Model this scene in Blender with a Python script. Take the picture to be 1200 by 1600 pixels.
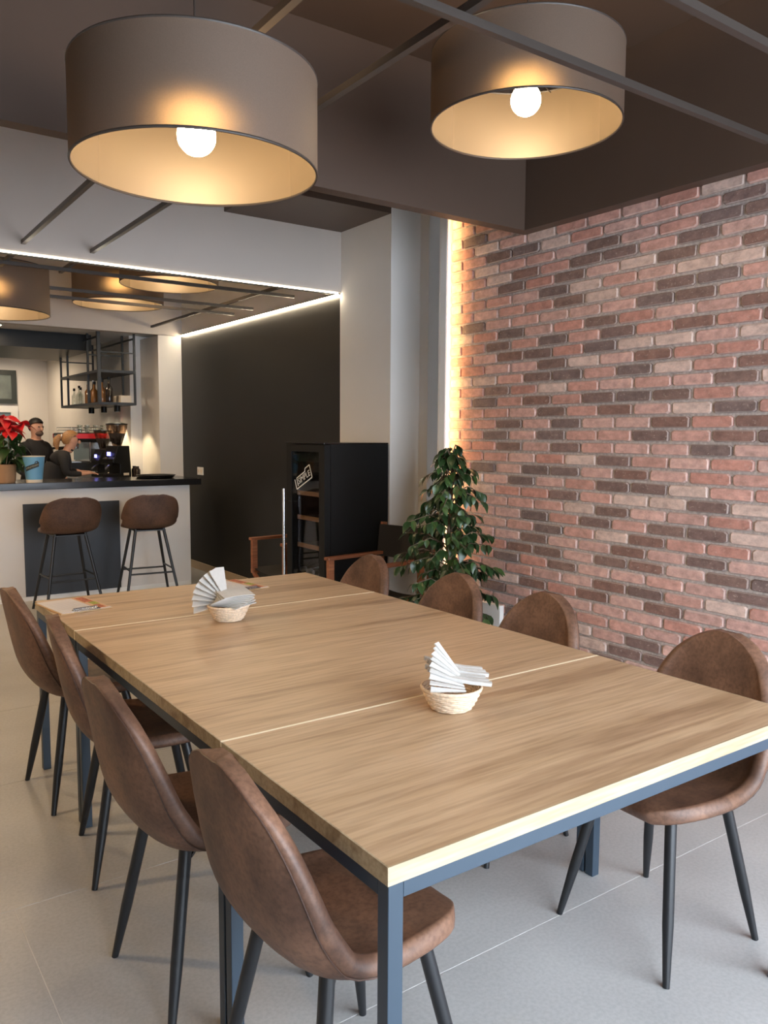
import bpy, bmesh, math, random
from mathutils import Vector, Matrix, Euler
random.seed(7)
PI = math.pi
R = math.radians
for o in list(bpy.data.objects):
    bpy.data.objects.remove(o, do_unlink=True)
scn = bpy.context.scene
COL = scn.collection

# ------------------------------------------------------------------ camera
F_PX, CAM_H = 1256.25, 1.475
YAW, PIT, ROLL = R(35.334), R(-5.415), R(0.338)
FW = Vector((math.sin(YAW) * math.cos(PIT), math.cos(YAW) * math.cos(PIT), math.sin(PIT)))
R0 = Vector((math.cos(YAW), -math.sin(YAW), 0))
U0 = R0.cross(FW)
RT = R0 * math.cos(ROLL) + U0 * math.sin(ROLL)
UP = -R0 * math.sin(ROLL) + U0 * math.cos(ROLL)
EYE = Vector((0, 0, CAM_H))
cam_data = bpy.data.cameras.new('camera')
cam = bpy.data.objects.new('camera', cam_data)
COL.objects.link(cam)
cam_data.sensor_fit = 'VERTICAL'
cam_data.sensor_height = 36.0
cam_data.lens = F_PX / 1600.0 * 36.0
cam_data.clip_start = 0.05
cam.matrix_world = Matrix(((RT.x, UP.x, -FW.x, 0), (RT.y, UP.y, -FW.y, 0), (RT.z, UP.z, -FW.z, CAM_H), (0, 0, 0, 1)))
scn.camera = cam


def ray(x, y):
    return FW + RT * ((x - 600) / F_PX) - UP * ((y - 800) / F_PX)


def onx(x, y, X):
    d = ray(x, y); return EYE + d * (X / d.x)


def ony(x, y, Y):
    d = ray(x, y); return EYE + d * (Y / d.y)


def onz(x, y, Z):
    d = ray(x, y); return EYE + d * ((Z - CAM_H) / d.z)


def proj(p):
    v = Vector(p) - EYE; z = v.dot(FW)
    return 600 + F_PX * v.dot(RT) / z, 800 - F_PX * v.dot(UP) / z, z


# ------------------------------------------------------------------ world, exposure
world = bpy.data.worlds.new('world'); scn.world = world
world.use_nodes = True
bg = world.node_tree.nodes['Background']
bg.inputs['Color'].default_value = (0.79, 0.885, 1.0, 1)      # bright overcast daylight through the shopfront
bg.inputs['Strength'].default_value = 10.0
scn.view_settings.view_transform = 'Standard'
scn.view_settings.look = 'None'
scn.view_settings.gamma = 1.0
scn.view_settings.use_curve_mapping = False
scn.view_settings.exposure = 0.22


# ------------------------------------------------------------------ helpers: materials
def new_mat(name):
    m = bpy.data.materials.new(name); m.use_nodes = True
    nt = m.node_tree
    return m, nt, nt.nodes['Principled BSDF']


def N(nt, kind, **kw):
    n = nt.nodes.new(kind)
    for k, v in kw.items():
        setattr(n, k, v)
    return n


def plain(name, col, rough=0.6, metal=0.0, noise=0.0, scale=20, bump=0.0, coat=0.0, spec=None):
    m, nt, b = new_mat(name)
    b.inputs['Base Color'].default_value = (*col, 1)
    b.inputs['Roughness'].default_value = rough
    b.inputs['Metallic'].default_value = metal
    if coat: b.inputs['Coat Weight'].default_value = coat
    if spec is not None: b.inputs['Specular IOR Level'].default_value = spec
    if noise or bump:
        tc = N(nt, 'ShaderNodeTexCoord'); no = N(nt, 'ShaderNodeTexNoise')
        no.inputs['Scale'].default_value = scale; no.inputs['Detail'].default_value = 5
        nt.links.new(tc.outputs['Object'], no.inputs['Vector'])
        if noise:
            cr = N(nt, 'ShaderNodeValToRGB')
            cr.color_ramp.elements[0].position = 0.3; cr.color_ramp.elements[1].position = 0.7
            cr.color_ramp.elements[0].color = (*[c * (1 - noise) for c in col], 1)
            cr.color_ramp.elements[1].color = (*[min(1, c * (1 + noise)) for c in col], 1)
            nt.links.new(no.outputs['Fac'], cr.inputs['Fac']); nt.links.new(cr.outputs['Color'], b.inputs['Base Color'])
        if bump:
            bp = N(nt, 'ShaderNodeBump'); bp.inputs['Strength'].default_value = bump; bp.inputs['Distance'].default_value = 0.002
            nt.links.new(no.outputs['Fac'], bp.inputs['Height']); nt.links.new(bp.outputs['Normal'], b.inputs['Normal'])
    return m


def emit(name, col, strength):
    m, nt, b = new_mat(name)
    b.inputs['Base Color'].default_value = (*col, 1)
    b.inputs['Emission Color'].default_value = (*col, 1)
    b.inputs['Emission Strength'].default_value = strength
    return m


def wood(name, c0, c1, c2, along='X', rough=0.45, s=1.0):
    m, nt, b = new_mat(name)
    tc = N(nt, 'ShaderNodeTexCoord'); oi = N(nt, 'ShaderNodeObjectInfo')
    add = N(nt, 'ShaderNodeVectorMath', operation='MULTIPLY_ADD')
    cmb = N(nt, 'ShaderNodeCombineXYZ')
    nt.links.new(oi.outputs['Random'], cmb.inputs['X']); nt.links.new(oi.outputs['Random'], cmb.inputs['Y'])
    nt.links.new(cmb.outputs['Vector'], add.inputs[0]); add.inputs[1].default_value = (7, 13, 0)
    nt.links.new(tc.outputs['Object'], add.inputs[2])
    mp = N(nt, 'ShaderNodeMapping')
    mp.inputs['Scale'].default_value = (0.8 * s, 12 * s, 12 * s) if along == 'X' else ((9 * s, 0.9 * s, 9 * s) if along == 'Y' else (9 * s, 9 * s, .9 * s))
    nt.links.new(add.outputs['Vector'], mp.inputs['Vector'])
    n1 = N(nt, 'ShaderNodeTexNoise'); n1.inputs['Scale'].default_value = 1.5; n1.inputs['Detail'].default_value = 8; n1.inputs['Roughness'].default_value = 0.57; n1.inputs['Distortion'].default_value = 0.8
    nt.links.new(mp.outputs['Vector'], n1.inputs['Vector'])
    n2 = N(nt, 'ShaderNodeTexNoise'); n2.inputs['Scale'].default_value = 9; n2.inputs['Detail'].default_value = 6
    nt.links.new(mp.outputs['Vector'], n2.inputs['Vector'])
    cr = N(nt, 'ShaderNodeValToRGB')
    e = cr.color_ramp.elements
    e[0].position = 0.30; e[0].color = (*c0, 1); e[1].position = 0.62; e[1].color = (*c2, 1)
    k = e.new(0.42); k.color = (*c1, 1)
    nt.links.new(n1.outputs['Fac'], cr.inputs['Fac'])
    cr2 = N(nt, 'ShaderNodeValToRGB'); cr2.color_ramp.elements[0].position = 0.35; cr2.color_ramp.elements[0].color = (0.74, 0.71, 0.68, 1); cr2.color_ramp.elements[1].position = 0.58
    nt.links.new(n2.outputs['Fac'], cr2.inputs['Fac'])
    mx = N(nt, 'ShaderNodeMix', data_type='RGBA', blend_type='MULTIPLY'); mx.inputs['Factor'].default_value = 0.8
    nt.links.new(cr.outputs['Color'], mx.inputs['A']); nt.links.new(cr2.outputs['Color'], mx.inputs['B'])
    mp3 = N(nt, 'ShaderNodeMapping'); mp3.inputs['Scale'].default_value = tuple(v * 0.42 for v in mp.inputs['Scale'].default_value)
    nt.links.new(add.outputs['Vector'], mp3.inputs['Vector'])
    n3 = N(nt, 'ShaderNodeTexNoise'); n3.inputs['Scale'].default_value = 2.0; n3.inputs['Detail'].default_value = 5; n3.inputs['Distortion'].default_value = 1.2
    nt.links.new(mp3.outputs['Vector'], n3.inputs['Vector'])
    cr3 = N(nt, 'ShaderNodeValToRGB'); cr3.color_ramp.elements[0].position = 0.34; cr3.color_ramp.elements[0].color = (0.66, 0.60, 0.56, 1); cr3.color_ramp.elements[1].position = 0.47; cr3.color_ramp.elements[1].color = (1, 1, 1, 1)
    nt.links.new(n3.outputs['Fac'], cr3.inputs['Fac'])
    mx3 = N(nt, 'ShaderNodeMix', data_type='RGBA', blend_type='MULTIPLY'); mx3.inputs['Factor'].default_value = 0.85
    nt.links.new(mx.outputs['Result'], mx3.inputs['A']); nt.links.new(cr3.outputs['Color'], mx3.inputs['B'])
    nt.links.new(mx3.outputs['Result'], b.inputs['Base Color'])
    b.inputs['Roughness'].default_value = rough
    bp = N(nt, 'ShaderNodeBump'); bp.inputs['Strength'].default_value = 0.15; bp.inputs['Distance'].default_value = 0.001
    nt.links.new(n2.outputs['Fac'], bp.inputs['Height']); nt.links.new(bp.outputs['Normal'], b.inputs['Normal'])
    return m


def leather(name, lo, hi, rough=0.5):
    m, nt, b = new_mat(name)
    tc = N(nt, 'ShaderNodeTexCoord'); oi = N(nt, 'ShaderNodeObjectInfo')
    add = N(nt, 'ShaderNodeVectorMath', operation='ADD')
    nt.links.new(tc.outputs['Object'], add.inputs[0]); nt.links.new(oi.outputs['Random'], add.inputs[1])
    n1 = N(nt, 'ShaderNodeTexNoise'); n1.inputs['Scale'].default_value = 7; n1.inputs['Detail'].default_value = 9; n1.inputs['Roughness'].default_value = 0.62
    n2 = N(nt, 'ShaderNodeTexNoise'); n2.inputs['Scale'].default_value = 260; n2.inputs['Detail'].default_value = 3
    n3 = N(nt, 'ShaderNodeTexNoise'); n3.inputs['Scale'].default_value = 95; n3.inputs['Detail'].default_value = 4
    for n in (n1, n2, n3): nt.links.new(add.outputs['Vector'], n.inputs['Vector'])
    cr = N(nt, 'ShaderNodeValToRGB'); cr.color_ramp.elements[0].position = 0.33; cr.color_ramp.elements[1].position = 0.68
    cr.color_ramp.elements[0].color = (*lo, 1); cr.color_ramp.elements[1].color = (*hi, 1)
    nt.links.new(n1.outputs['Fac'], cr.inputs['Fac'])
    c3 = N(nt, 'ShaderNodeValToRGB'); c3.color_ramp.elements[0].position = 0.36; c3.color_ramp.elements[0].color = (.62, .60, .58, 1); c3.color_ramp.elements[1].position = 0.56
    nt.links.new(n3.outputs['Fac'], c3.inputs['Fac'])
    mx = N(nt, 'ShaderNodeMix', data_type='RGBA', blend_type='MULTIPLY'); mx.inputs['Factor'].default_value = 0.7
    nt.links.new(cr.outputs['Color'], mx.inputs['A']); nt.links.new(c3.outputs['Color'], mx.inputs['B'])
    nt.links.new(mx.outputs['Result'], b.inputs['Base Color'])
    b.inputs['Roughness'].default_value = rough
    b.inputs['Sheen Weight'].default_value = 0.0
    bp = N(nt, 'ShaderNodeBump'); bp.inputs['Strength'].default_value = 0.25; bp.inputs['Distance'].default_value = 0.001
    nt.links.new(n2.outputs['Fac'], bp.inputs['Height']); nt.links.new(bp.outputs['Normal'], b.inputs['Normal'])
    return m


def glass(name, col=(0.9, 0.95, 0.95), alpha=0.15, rough=0.03):
    m, nt, b = new_mat(name)
    out = nt.nodes['Material Output']
    tr = N(nt, 'ShaderNodeBsdfTransparent'); tr.inputs['Color'].default_value = (*col, 1)
    gl = N(nt, 'ShaderNodeBsdfGlossy'); gl.inputs['Roughness'].default_value = rough
    mix = N(nt, 'ShaderNodeMixShader'); mix.inputs['Fac'].default_value = alpha
    nt.links.new(tr.outputs[0], mix.inputs[1]); nt.links.new(gl.outputs[0], mix.inputs[2])
    nt.links.new(mix.outputs[0], out.inputs['Surface'])
    return m


# ------------------------------------------------------------------ helpers: meshes
class MB:
    def __init__(self): self.v = []; self.f = []
    def quadbox(self, x0, x1, y0, y1, z0, z1):
        b = len(self.v)
        self.v += [(x0, y0, z0), (x1, y0, z0), (x1, y1, z0), (x0, y1, z0), (x0, y0, z1), (x1, y0, z1), (x1, y1, z1), (x0, y1, z1)]
        self.f += [tuple(b + i for i in q) for q in ((0, 3, 2, 1), (4, 5, 6, 7), (0, 1, 5, 4), (1, 2, 6, 5), (2, 3, 7, 6), (3, 0, 4, 7))]
        return self
    def bar(self, p0, p1, w, h=None, up=(0, 0, 1)):
        h = h or w
        p0, p1 = Vector(p0), Vector(p1); d = (p1 - p0).normalized(); u = Vector(up)
        if abs(d.dot(u)) > 0.98: u = Vector((1, 0, 0))
        s = d.cross(u).normalized(); t = s.cross(d).normalized(); b = len(self.v)
        for p in (p0, p1):
            for a, c in ((-1, -1), (1, -1), (1, 1), (-1, 1)):
                self.v.append(tuple(p + s * (a * w / 2) + t * (c * h / 2)))
        self.f += [tuple(b + i for i in q) for q in ((3, 2, 1, 0), (4, 5, 6, 7), (0, 1, 5, 4), (1, 2, 6, 5), (2, 3, 7, 6), (3, 0, 4, 7))]
        return self
    def tube(self, pts, rad, n=10, closed=False, caps=True):
        pts = [Vector(p) for p in pts]; b = len(self.v); m = len(pts)
        rads = rad if isinstance(rad, (list, tuple)) else [rad] * m
        prev = None
        for i, p in enumerate(pts):
            if closed: d = pts[(i + 1) % m] - pts[i - 1]
            else: d = pts[min(i + 1, m - 1)] - pts[max(i - 1, 0)]
            d.normalize()
            u = prev if prev is not None else (Vector((0, 0, 1)) if abs(d.z) < 0.9 else Vector((1, 0, 0)))
            s = d.cross(u).normalized(); t = s.cross(d).normalized(); prev = t
            for k in range(n):
                a = 2 * PI * k / n
                self.v.append(tuple(p + (s * math.cos(a) + t * math.sin(a)) * rads[i]))
        for i in range(m if closed else m - 1):
            j = (i + 1) % m
            for k in range(n):
                q = (k + 1) % n
                self.f.append((b + i * n + k, b + i * n + q, b + j * n + q, b + j * n + k))
        if caps and not closed:
            self.f.append(tuple(b + k for k in reversed(range(n)))); self.f.append(tuple(b + (m - 1) * n + k for k in range(n)))
        return self
    def lathe(self, prof, n=24, c=(0, 0, 0), cap0=True, cap1=True):
        b = len(self.v); m = len(prof)
        for r, z in prof:
            for k in range(n):
                a = 2 * PI * k / n
                self.v.append((c[0] + r * math.cos(a), c[1] + r * math.sin(a), c[2] + z))
        for i in range(m - 1):
            for k in range(n):
                q = (k + 1) % n
                self.f.append((b + i * n + k, b + i * n + q, b + (i + 1) * n + q, b + (i + 1) * n + k))
        if cap0 and prof[0][0] > 1e-5: self.f.append(tuple(b + k for k in reversed(range(n))))
        if cap1 and prof[-1][0] > 1e-5: self.f.append(tuple(b + (m - 1) * n + k for k in range(n)))
        return self
    def prism(self, poly, thick, mat=None):
        """poly in local xy, extruded along z, then transformed by mat"""
        b = len(self.v); m = len(poly); M = mat or Matrix.Identity(4)
        for z in (0, thick):
            for x, y in poly: self.v.append(tuple(M @ Vector((x, y, z))))
        self.f.append(tuple(b + k for k in reversed(range(m)))); self.f.append(tuple(b + m + k for k in range(m)))
        for k in range(m):
            q = (k + 1) % m; self.f.append((b + k, b + q, b + m + q, b + m + k))
        return self
    def sphere(self, c, r, nu=16, nv=10, sc=(1, 1, 1)):
        b = len(self.v); c = Vector(c)
        for i in range(nv + 1):
            ph = PI * i / nv - PI / 2
            for k in range(nu):
                a = 2 * PI * k / nu
                self.v.append((c.x + sc[0] * r * math.cos(ph) * math.cos(a), c.y + sc[1] * r * math.cos(ph) * math.sin(a), c.z + sc[2] * r * math.sin(ph)))
        for i in range(nv):
            for k in range(nu):
                q = (k + 1) % nu
                self.f.append((b + i * nu + k, b + i * nu + q, b + (i + 1) * nu + q, b + (i + 1) * nu + k))
        return self
    def mesh(self, name, mat=None, smooth=False, bevel=0):
        me = bpy.data.meshes.new(name); me.from_pydata(self.v, [], self.f)
        bm = bmesh.new(); bm.from_mesh(me)
        bmesh.ops.remove_doubles(bm, verts=bm.verts, dist=1e-6)
        bmesh.ops.recalc_face_normals(bm, faces=bm.faces)
        if bevel:
            bmesh.ops.bevel(bm, geom=[e for e in bm.edges if e.is_manifold and e.calc_face_angle(0) > 0.6], offset=bevel, segments=2, profile=0.5, affect='EDGES')
        bm.to_mesh(me); bm.free()
        if mat:
            me.materials.append(mat)
        if smooth:
            for p in me.polygons: p.use_smooth = True
            try: me.set_sharp_from_angle(angle=R(40))
            except Exception: pass
        return me
    def build(self, name, mat, parent=None, smooth=False, bevel=0):
        return link(name, self.mesh(name, mat, smooth, bevel), parent)


def link(name, data, parent=None):
    o = bpy.data.objects.new(name, data); COL.objects.link(o)
    if parent is not None: o.parent = parent
    return o


def tag(o, label=None, cat=None, group=None, kind=None):
    if label: o['label'] = label
    if cat: o['category'] = cat
    if group: o['group'] = group
    if kind: o['kind'] = kind
    return o


def thing(name, label, cat, loc=(0, 0, 0), rz=0, group=None):
    o = bpy.data.objects.new(name, None); COL.objects.link(o)
    o.empty_display_size = 0.1
    o.location = loc; o.rotation_euler = (0, 0, rz)
    return tag(o, label, cat, group)


def copy_tree(o, parent=None):
    c = o.copy(); COL.objects.link(c); c.parent = parent
    for ch in list(o.children): copy_tree(ch, c)
    return c


def struct(name, mb, mat, parent=None, **kw):
    o = mb.build(name, mat, parent, **kw)
    if parent is None: o['kind'] = 'structure'
    return o


def B(x0, x1, y0, y1, z0, z1):
    return MB().quadbox(x0, x1, y0, y1, z0, z1)


def text_mesh(name, body, size, mat, parent=None, extrude=0.0004, shear=0.0, xs=1.0):
    cu = bpy.data.curves.new(name + '_curve', 'FONT')
    cu.body = body; cu.size = size; cu.extrude = extrude; cu.align_x = 'CENTER'; cu.align_y = 'CENTER'; cu.resolution_u = 2
    cu.shear = shear
    tmp = bpy.data.objects.new('tmp_text', cu); COL.objects.link(tmp)
    dg = bpy.context.evaluated_depsgraph_get()
    me = bpy.data.meshes.new_from_object(tmp.evaluated_get(dg))
    bpy.data.objects.remove(tmp, do_unlink=True); bpy.data.curves.remove(cu)
    me.name = name; me.materials.clear(); me.materials.append(mat)
    for v in me.vertices: v.co.x *= xs
    return link(name, me, parent)


# ------------------------------------------------------------------ materials
M = {}
M['white'] = plain('white_wall_paint', (0.67, 0.64, 0.605), 0.7, noise=0.02, scale=3)
M['grey_fascia'] = plain('grey_white_paint', (0.52, 0.465, 0.42), 0.7, noise=0.02, scale=3)
M['black_wall'] = plain('black_wall_paint', (0.014, 0.0135, 0.0135), 0.45, noise=0.1, scale=2, spec=0.35)
M['dark_ceiling'] = plain('dark_brown_ceiling_paint', (0.076, 0.048, 0.034), 0.5, noise=0.06, scale=2)
M['baseboard'] = plain('beige_skirting', (0.42, 0.33, 0.23), 0.5)
M['mortar'] = plain('grey_mortar', (0.40, 0.345, 0.32), 0.9, noise=0.25, scale=60, bump=0.6)
M['oak'] = wood('oak_board', (0.33, 0.205, 0.118), (0.50, 0.345, 0.205), (0.57, 0.405, 0.255), 'X', 0.36, s=0.8)
M['oak_edge'] = wood('pale_oak_edge', (0.35, 0.275, 0.17), (0.41, 0.33, 0.21), (0.45, 0.365, 0.24), 'X', 0.5)
M['joint_edge'] = plain('lit_oak_edge', (0.80, 0.70, 0.50), 0.5)  # pale oak edge, lightened for the light it catches at the joints
M['frame'] = plain('slate_blue_steel', (0.030, 0.050, 0.074), 0.42, metal=0.0)
M['leather'] = leather('brown_suede_leather', (0.072, 0.033, 0.020), (0.215, 0.110, 0.066), 0.52)
M['seam'] = leather('brown_edge_leather', (0.045, 0.020, 0.012), (0.09, 0.042, 0.026), 0.5)
M['stool_leather'] = leather('dark_brown_suede', (0.060, 0.026, 0.014), (0.12, 0.056, 0.030), 0.6)
M['black_metal'] = plain('black_powder_coat', (0.010, 0.011, 0.013), 0.4)
M['rod'] = plain('dark_bronze_rod', (0.046, 0.037, 0.032), 0.4)
M['chrome'] = plain('chrome', (0.75, 0.76, 0.78), 0.18, metal=1.0)
M['steel'] = plain('brushed_steel', (0.55, 0.56, 0.58), 0.3, metal=1.0)
M['black_gloss'] = plain('black_gloss', (0.008, 0.008, 0.009), 0.16)
M['black_satin'] = plain('black_satin', (0.006, 0.006, 0.006), 0.42, spec=0.25)
M['worktop'] = plain('black_worktop', (0.012, 0.012, 0.014), 0.18)
M['counter_white'] = plain('counter_white', (0.60, 0.585, 0.575), 0.6, noise=0.02, scale=4)
M['counter_panel'] = plain('anthracite_panel', (0.020, 0.024, 0.032), 0.5)
M['cane'] = plain('pale_cane', (0.74, 0.58, 0.42), 0.6, noise=0.2, scale=120)
M['napkin'] = plain('paper_napkin', (0.52, 0.50, 0.47), 0.85, noise=0.04, scale=60)
M['paper'] = plain('menu_paper', (0.62, 0.60, 0.62), 0.7)
M['clipboard'] = plain('clipboard_wood', (0.52, 0.34, 0.17), 0.5)
M['teak'] = wood('teak', (0.16, 0.052, 0.022), (0.27, 0.095, 0.042), (0.36, 0.14, 0.065), 'X', 0.45)
M['canvas'] = plain('black_canvas', (0.018, 0.015, 0.014), 0.8, noise=0.2, scale=200)
M['led_white'] = emit('led_white', (1.0, 0.88, 0.70), 12)
M['led_wall'] = emit('led_wall_warm', (1.0, 0.82, 0.56), 70)
M['fill_bulb'] = emit('fill_bulb', (1.0, 0.68, 0.35), 620)  # extra-bright bulb of the added off-frame pendants
M['led_warm'] = emit('led_warm', (1.0, 0.66, 0.28), 19)
M['bulb'] = emit('bulb_glow', (1.0, 0.74, 0.44), 115)
M['spot_glow'] = emit('spot_glow', (1.0, 0.85, 0.6), 40)
M['down_glow'] = emit('downlight_glow', (1.0, 0.78, 0.54), 420)
M['soil'] = plain('soil', (0.03, 0.02, 0.014), 0.9)
M['bark'] = plain('bark', (0.12, 0.085, 0.055), 0.8, noise=0.3, scale=40)
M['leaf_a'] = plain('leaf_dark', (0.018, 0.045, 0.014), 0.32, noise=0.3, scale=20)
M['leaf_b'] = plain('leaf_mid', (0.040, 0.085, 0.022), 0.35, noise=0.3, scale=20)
M['bract'] = plain('red_bract', (0.50, 0.010, 0.016), 0.5, noise=0.3, scale=20)
M['pot_tan'] = plain('tan_pot', (0.36, 0.20, 0.10), 0.7, noise=0.05, scale=12)
M['pot_blue'] = plain('light_blue_pot', (0.13, 0.32, 0.50), 0.4)
M['cream'] = plain('cream', (0.66, 0.58, 0.48), 0.5)
M['skin'] = plain('skin', (0.52, 0.27, 0.18), 0.55)
M['cloth_black'] = plain('black_cloth', (0.012, 0.011, 0.012), 0.85)
M['hair_dark'] = plain('dark_hair', (0.010, 0.008, 0.007), 0.6)
M['hair_blonde'] = plain('blonde_hair', (0.34, 0.17, 0.065), 0.5, noise=0.3, scale=80)
M['glass'] = glass('clear_glass', (0.85, 0.88, 0.86), 0.18)
M['fridge_glass'] = glass('tinted_fridge_glass', (0.82, 0.82, 0.83), 0.05, 0.02)
M['red_light'] = emit('red_display', (1.0, 0.02, 0.05), 3)
M['blue_light'] = emit('blue_display', (0.25, 0.25, 1.0), 4)
M['print_grey'] = plain('grey_print', (0.40, 0.40, 0.42), 0.7)
M['print_red'] = plain('red_print', (0.42, 0.12, 0.06), 0.7, noise=0.5, scale=90)
M['print_green'] = plain('green_print', (0.30, 0.33, 0.05), 0.7, noise=0.5, scale=90)
M['print_orange'] = plain('orange_print', (0.62, 0.40, 0.26), 0.7)
M['sticker'] = plain('white_sticker', (0.62, 0.62, 0.62), 0.5)
M['dark_print'] = plain('dark_print', (0.016, 0.024, 0.028), 0.6)
M['gold_print'] = plain('gold_print', (0.45, 0.40, 0.28), 0.6)
M['amber'] = plain('amber_liquor', (0.26, 0.11, 0.03), 0.15, coat=0.5)
M['dark_bottle'] = plain('dark_bottle_glass', (0.02, 0.012, 0.010), 0.12)
M['wood_shelf'] = plain('cooler_shelf_wood', (0.30, 0.17, 0.09), 0.5)
M['plastic_white'] = plain('white_plastic', (0.7, 0.7, 0.69), 0.4)
M['grinder_hopper'] = glass('smoky_hopper', (0.45, 0.36, 0.30), 0.12)
M['red_plastic'] = plain('red_plastic', (0.55, 0.02, 0.03), 0.3)
M['frame_green'] = plain('dark_green_frame', (0.018, 0.024, 0.020), 0.5)


def tile_mat():
    m, nt, b = new_mat('grey_porcelain_tile')
    tc = N(nt, 'ShaderNodeTexCoord'); geo = N(nt, 'ShaderNodeNewGeometry')
    n1 = N(nt, 'ShaderNodeTexNoise'); n1.inputs['Scale'].default_value = 2.2; n1.inputs['Detail'].default_value = 8
    n2 = N(nt, 'ShaderNodeTexNoise'); n2.inputs['Scale'].default_value = 90; n2.inputs['Detail'].default_value = 4
    for n in (n1, n2): nt.links.new(geo.outputs['Position'], n.inputs['Vector'])
    cr = N(nt, 'ShaderNodeValToRGB'); cr.color_ramp.elements[0].position = 0.3; cr.color_ramp.elements[1].position = 0.7
    cr.color_ramp.elements[0].color = (0.405, 0.40, 0.39, 1); cr.color_ramp.elements[1].color = (0.49, 0.485, 0.475, 1)
    nt.links.new(n1.outputs['Fac'], cr.inputs['Fac'])
    c2 = N(nt, 'ShaderNodeValToRGB'); c2.color_ramp.elements[0].position = 0.35; c2.color_ramp.elements[0].color = (.84, .84, .84, 1); c2.color_ramp.elements[1].position = 0.62
    nt.links.new(n2.outputs['Fac'], c2.inputs['Fac'])
    mx = N(nt, 'ShaderNodeMix', data_type='RGBA', blend_type='MULTIPLY'); mx.inputs['Factor'].default_value = 0.7
    nt.links.new(cr.outputs['Color'], mx.inputs['A']); nt.links.new(c2.outputs['Color'], mx.inputs['B'])
    nt.links.new(mx.outputs['Result'], b.inputs['Base Color'])
    b.inputs['Roughness'].default_value = 0.36
    return m


M['tile'] = tile_mat()
M['grout'] = plain('pale_grout', (0.62, 0.60, 0.58), 0.8)


def brick_mat(name, src, chalk=0.0):
    m, nt, b = new_mat(name)
    geo = N(nt, 'ShaderNodeNewGeometry')
    if src == 'object':
        oi = N(nt, 'ShaderNodeObjectInfo'); col = oi.outputs['Color']
    else:
        at = N(nt, 'ShaderNodeVertexColor', layer_name='Col'); col = at.outputs['Color']
    n1 = N(nt, 'ShaderNodeTexNoise'); n1.inputs['Scale'].default_value = 22; n1.inputs['Detail'].default_value = 7; n1.inputs['Roughness'].default_value = 0.65
    n2 = N(nt, 'ShaderNodeTexNoise'); n2.inputs['Scale'].default_value = 75; n2.inputs['Detail'].default_value = 6
    mp = N(nt, 'ShaderNodeMapping'); mp.inputs['Scale'].default_value = (1, 1, 1.4)
    nt.links.new(geo.outputs['Position'], mp.inputs['Vector'])
    for n in (n1, n2): nt.links.new(mp.outputs['Vector'], n.inputs['Vector'])
    c1 = N(nt, 'ShaderNodeValToRGB'); c1.color_ramp.elements[0].position = 0.30; c1.color_ramp.elements[0].color = (.66, .64, .64, 1); c1.color_ramp.elements[1].position = 0.66; c1.color_ramp.elements[1].color = (1.18, 1.15, 1.15, 1)
    nt.links.new(n1.outputs['Fac'], c1.inputs['Fac'])
    mx = N(nt, 'ShaderNodeMix', data_type='RGBA', blend_type='MULTIPLY'); mx.inputs['Factor'].default_value = 1
    nt.links.new(col, mx.inputs['A']); nt.links.new(c1.outputs['Color'], mx.inputs['B'])
    c2 = N(nt, 'ShaderNodeValToRGB'); c2.color_ramp.elements[0].position = 0.60; c2.color_ramp.elements[0].color = (0, 0, 0, 1); c2.color_ramp.elements[1].position = 0.74; c2.color_ramp.elements[1].color = (.45, .45, .45, 1)
    nt.links.new(n2.outputs['Fac'], c2.inputs['Fac'])
    m2 = N(nt, 'ShaderNodeMix', data_type='RGBA'); m2.inputs['B'].default_value = (0.55, 0.44, 0.38, 1)
    nt.links.new(c2.outputs['Color'], m2.inputs['Factor']); nt.links.new(mx.outputs['Result'], m2.inputs['A'])
    m3 = N(nt, 'ShaderNodeMix', data_type='RGBA'); m3.inputs['B'].default_value = (0.52, 0.45, 0.41, 1); m3.inputs['Factor'].default_value = chalk
    nt.links.new(m2.outputs['Result'], m3.inputs['A']); nt.links.new(m3.outputs['Result'], b.inputs['Base Color'])
    b.inputs['Roughness'].default_value = 0.85
    bp = N(nt, 'ShaderNodeBump'); bp.inputs['Strength'].default_value = 0.8; bp.inputs['Distance'].default_value = 0.004
    nt.links.new(n1.outputs['Fac'], bp.inputs['Height']); nt.links.new(bp.outputs['Normal'], b.inputs['Normal'])
    return m


M['brick'] = brick_mat('clay_brick', 'object')
M['brick_edge'] = brick_mat('clay_brick_chalky_edge', 'object', 0.36)
M['brick_stuff'] = brick_mat('clay_brick_far', 'attr')


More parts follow.
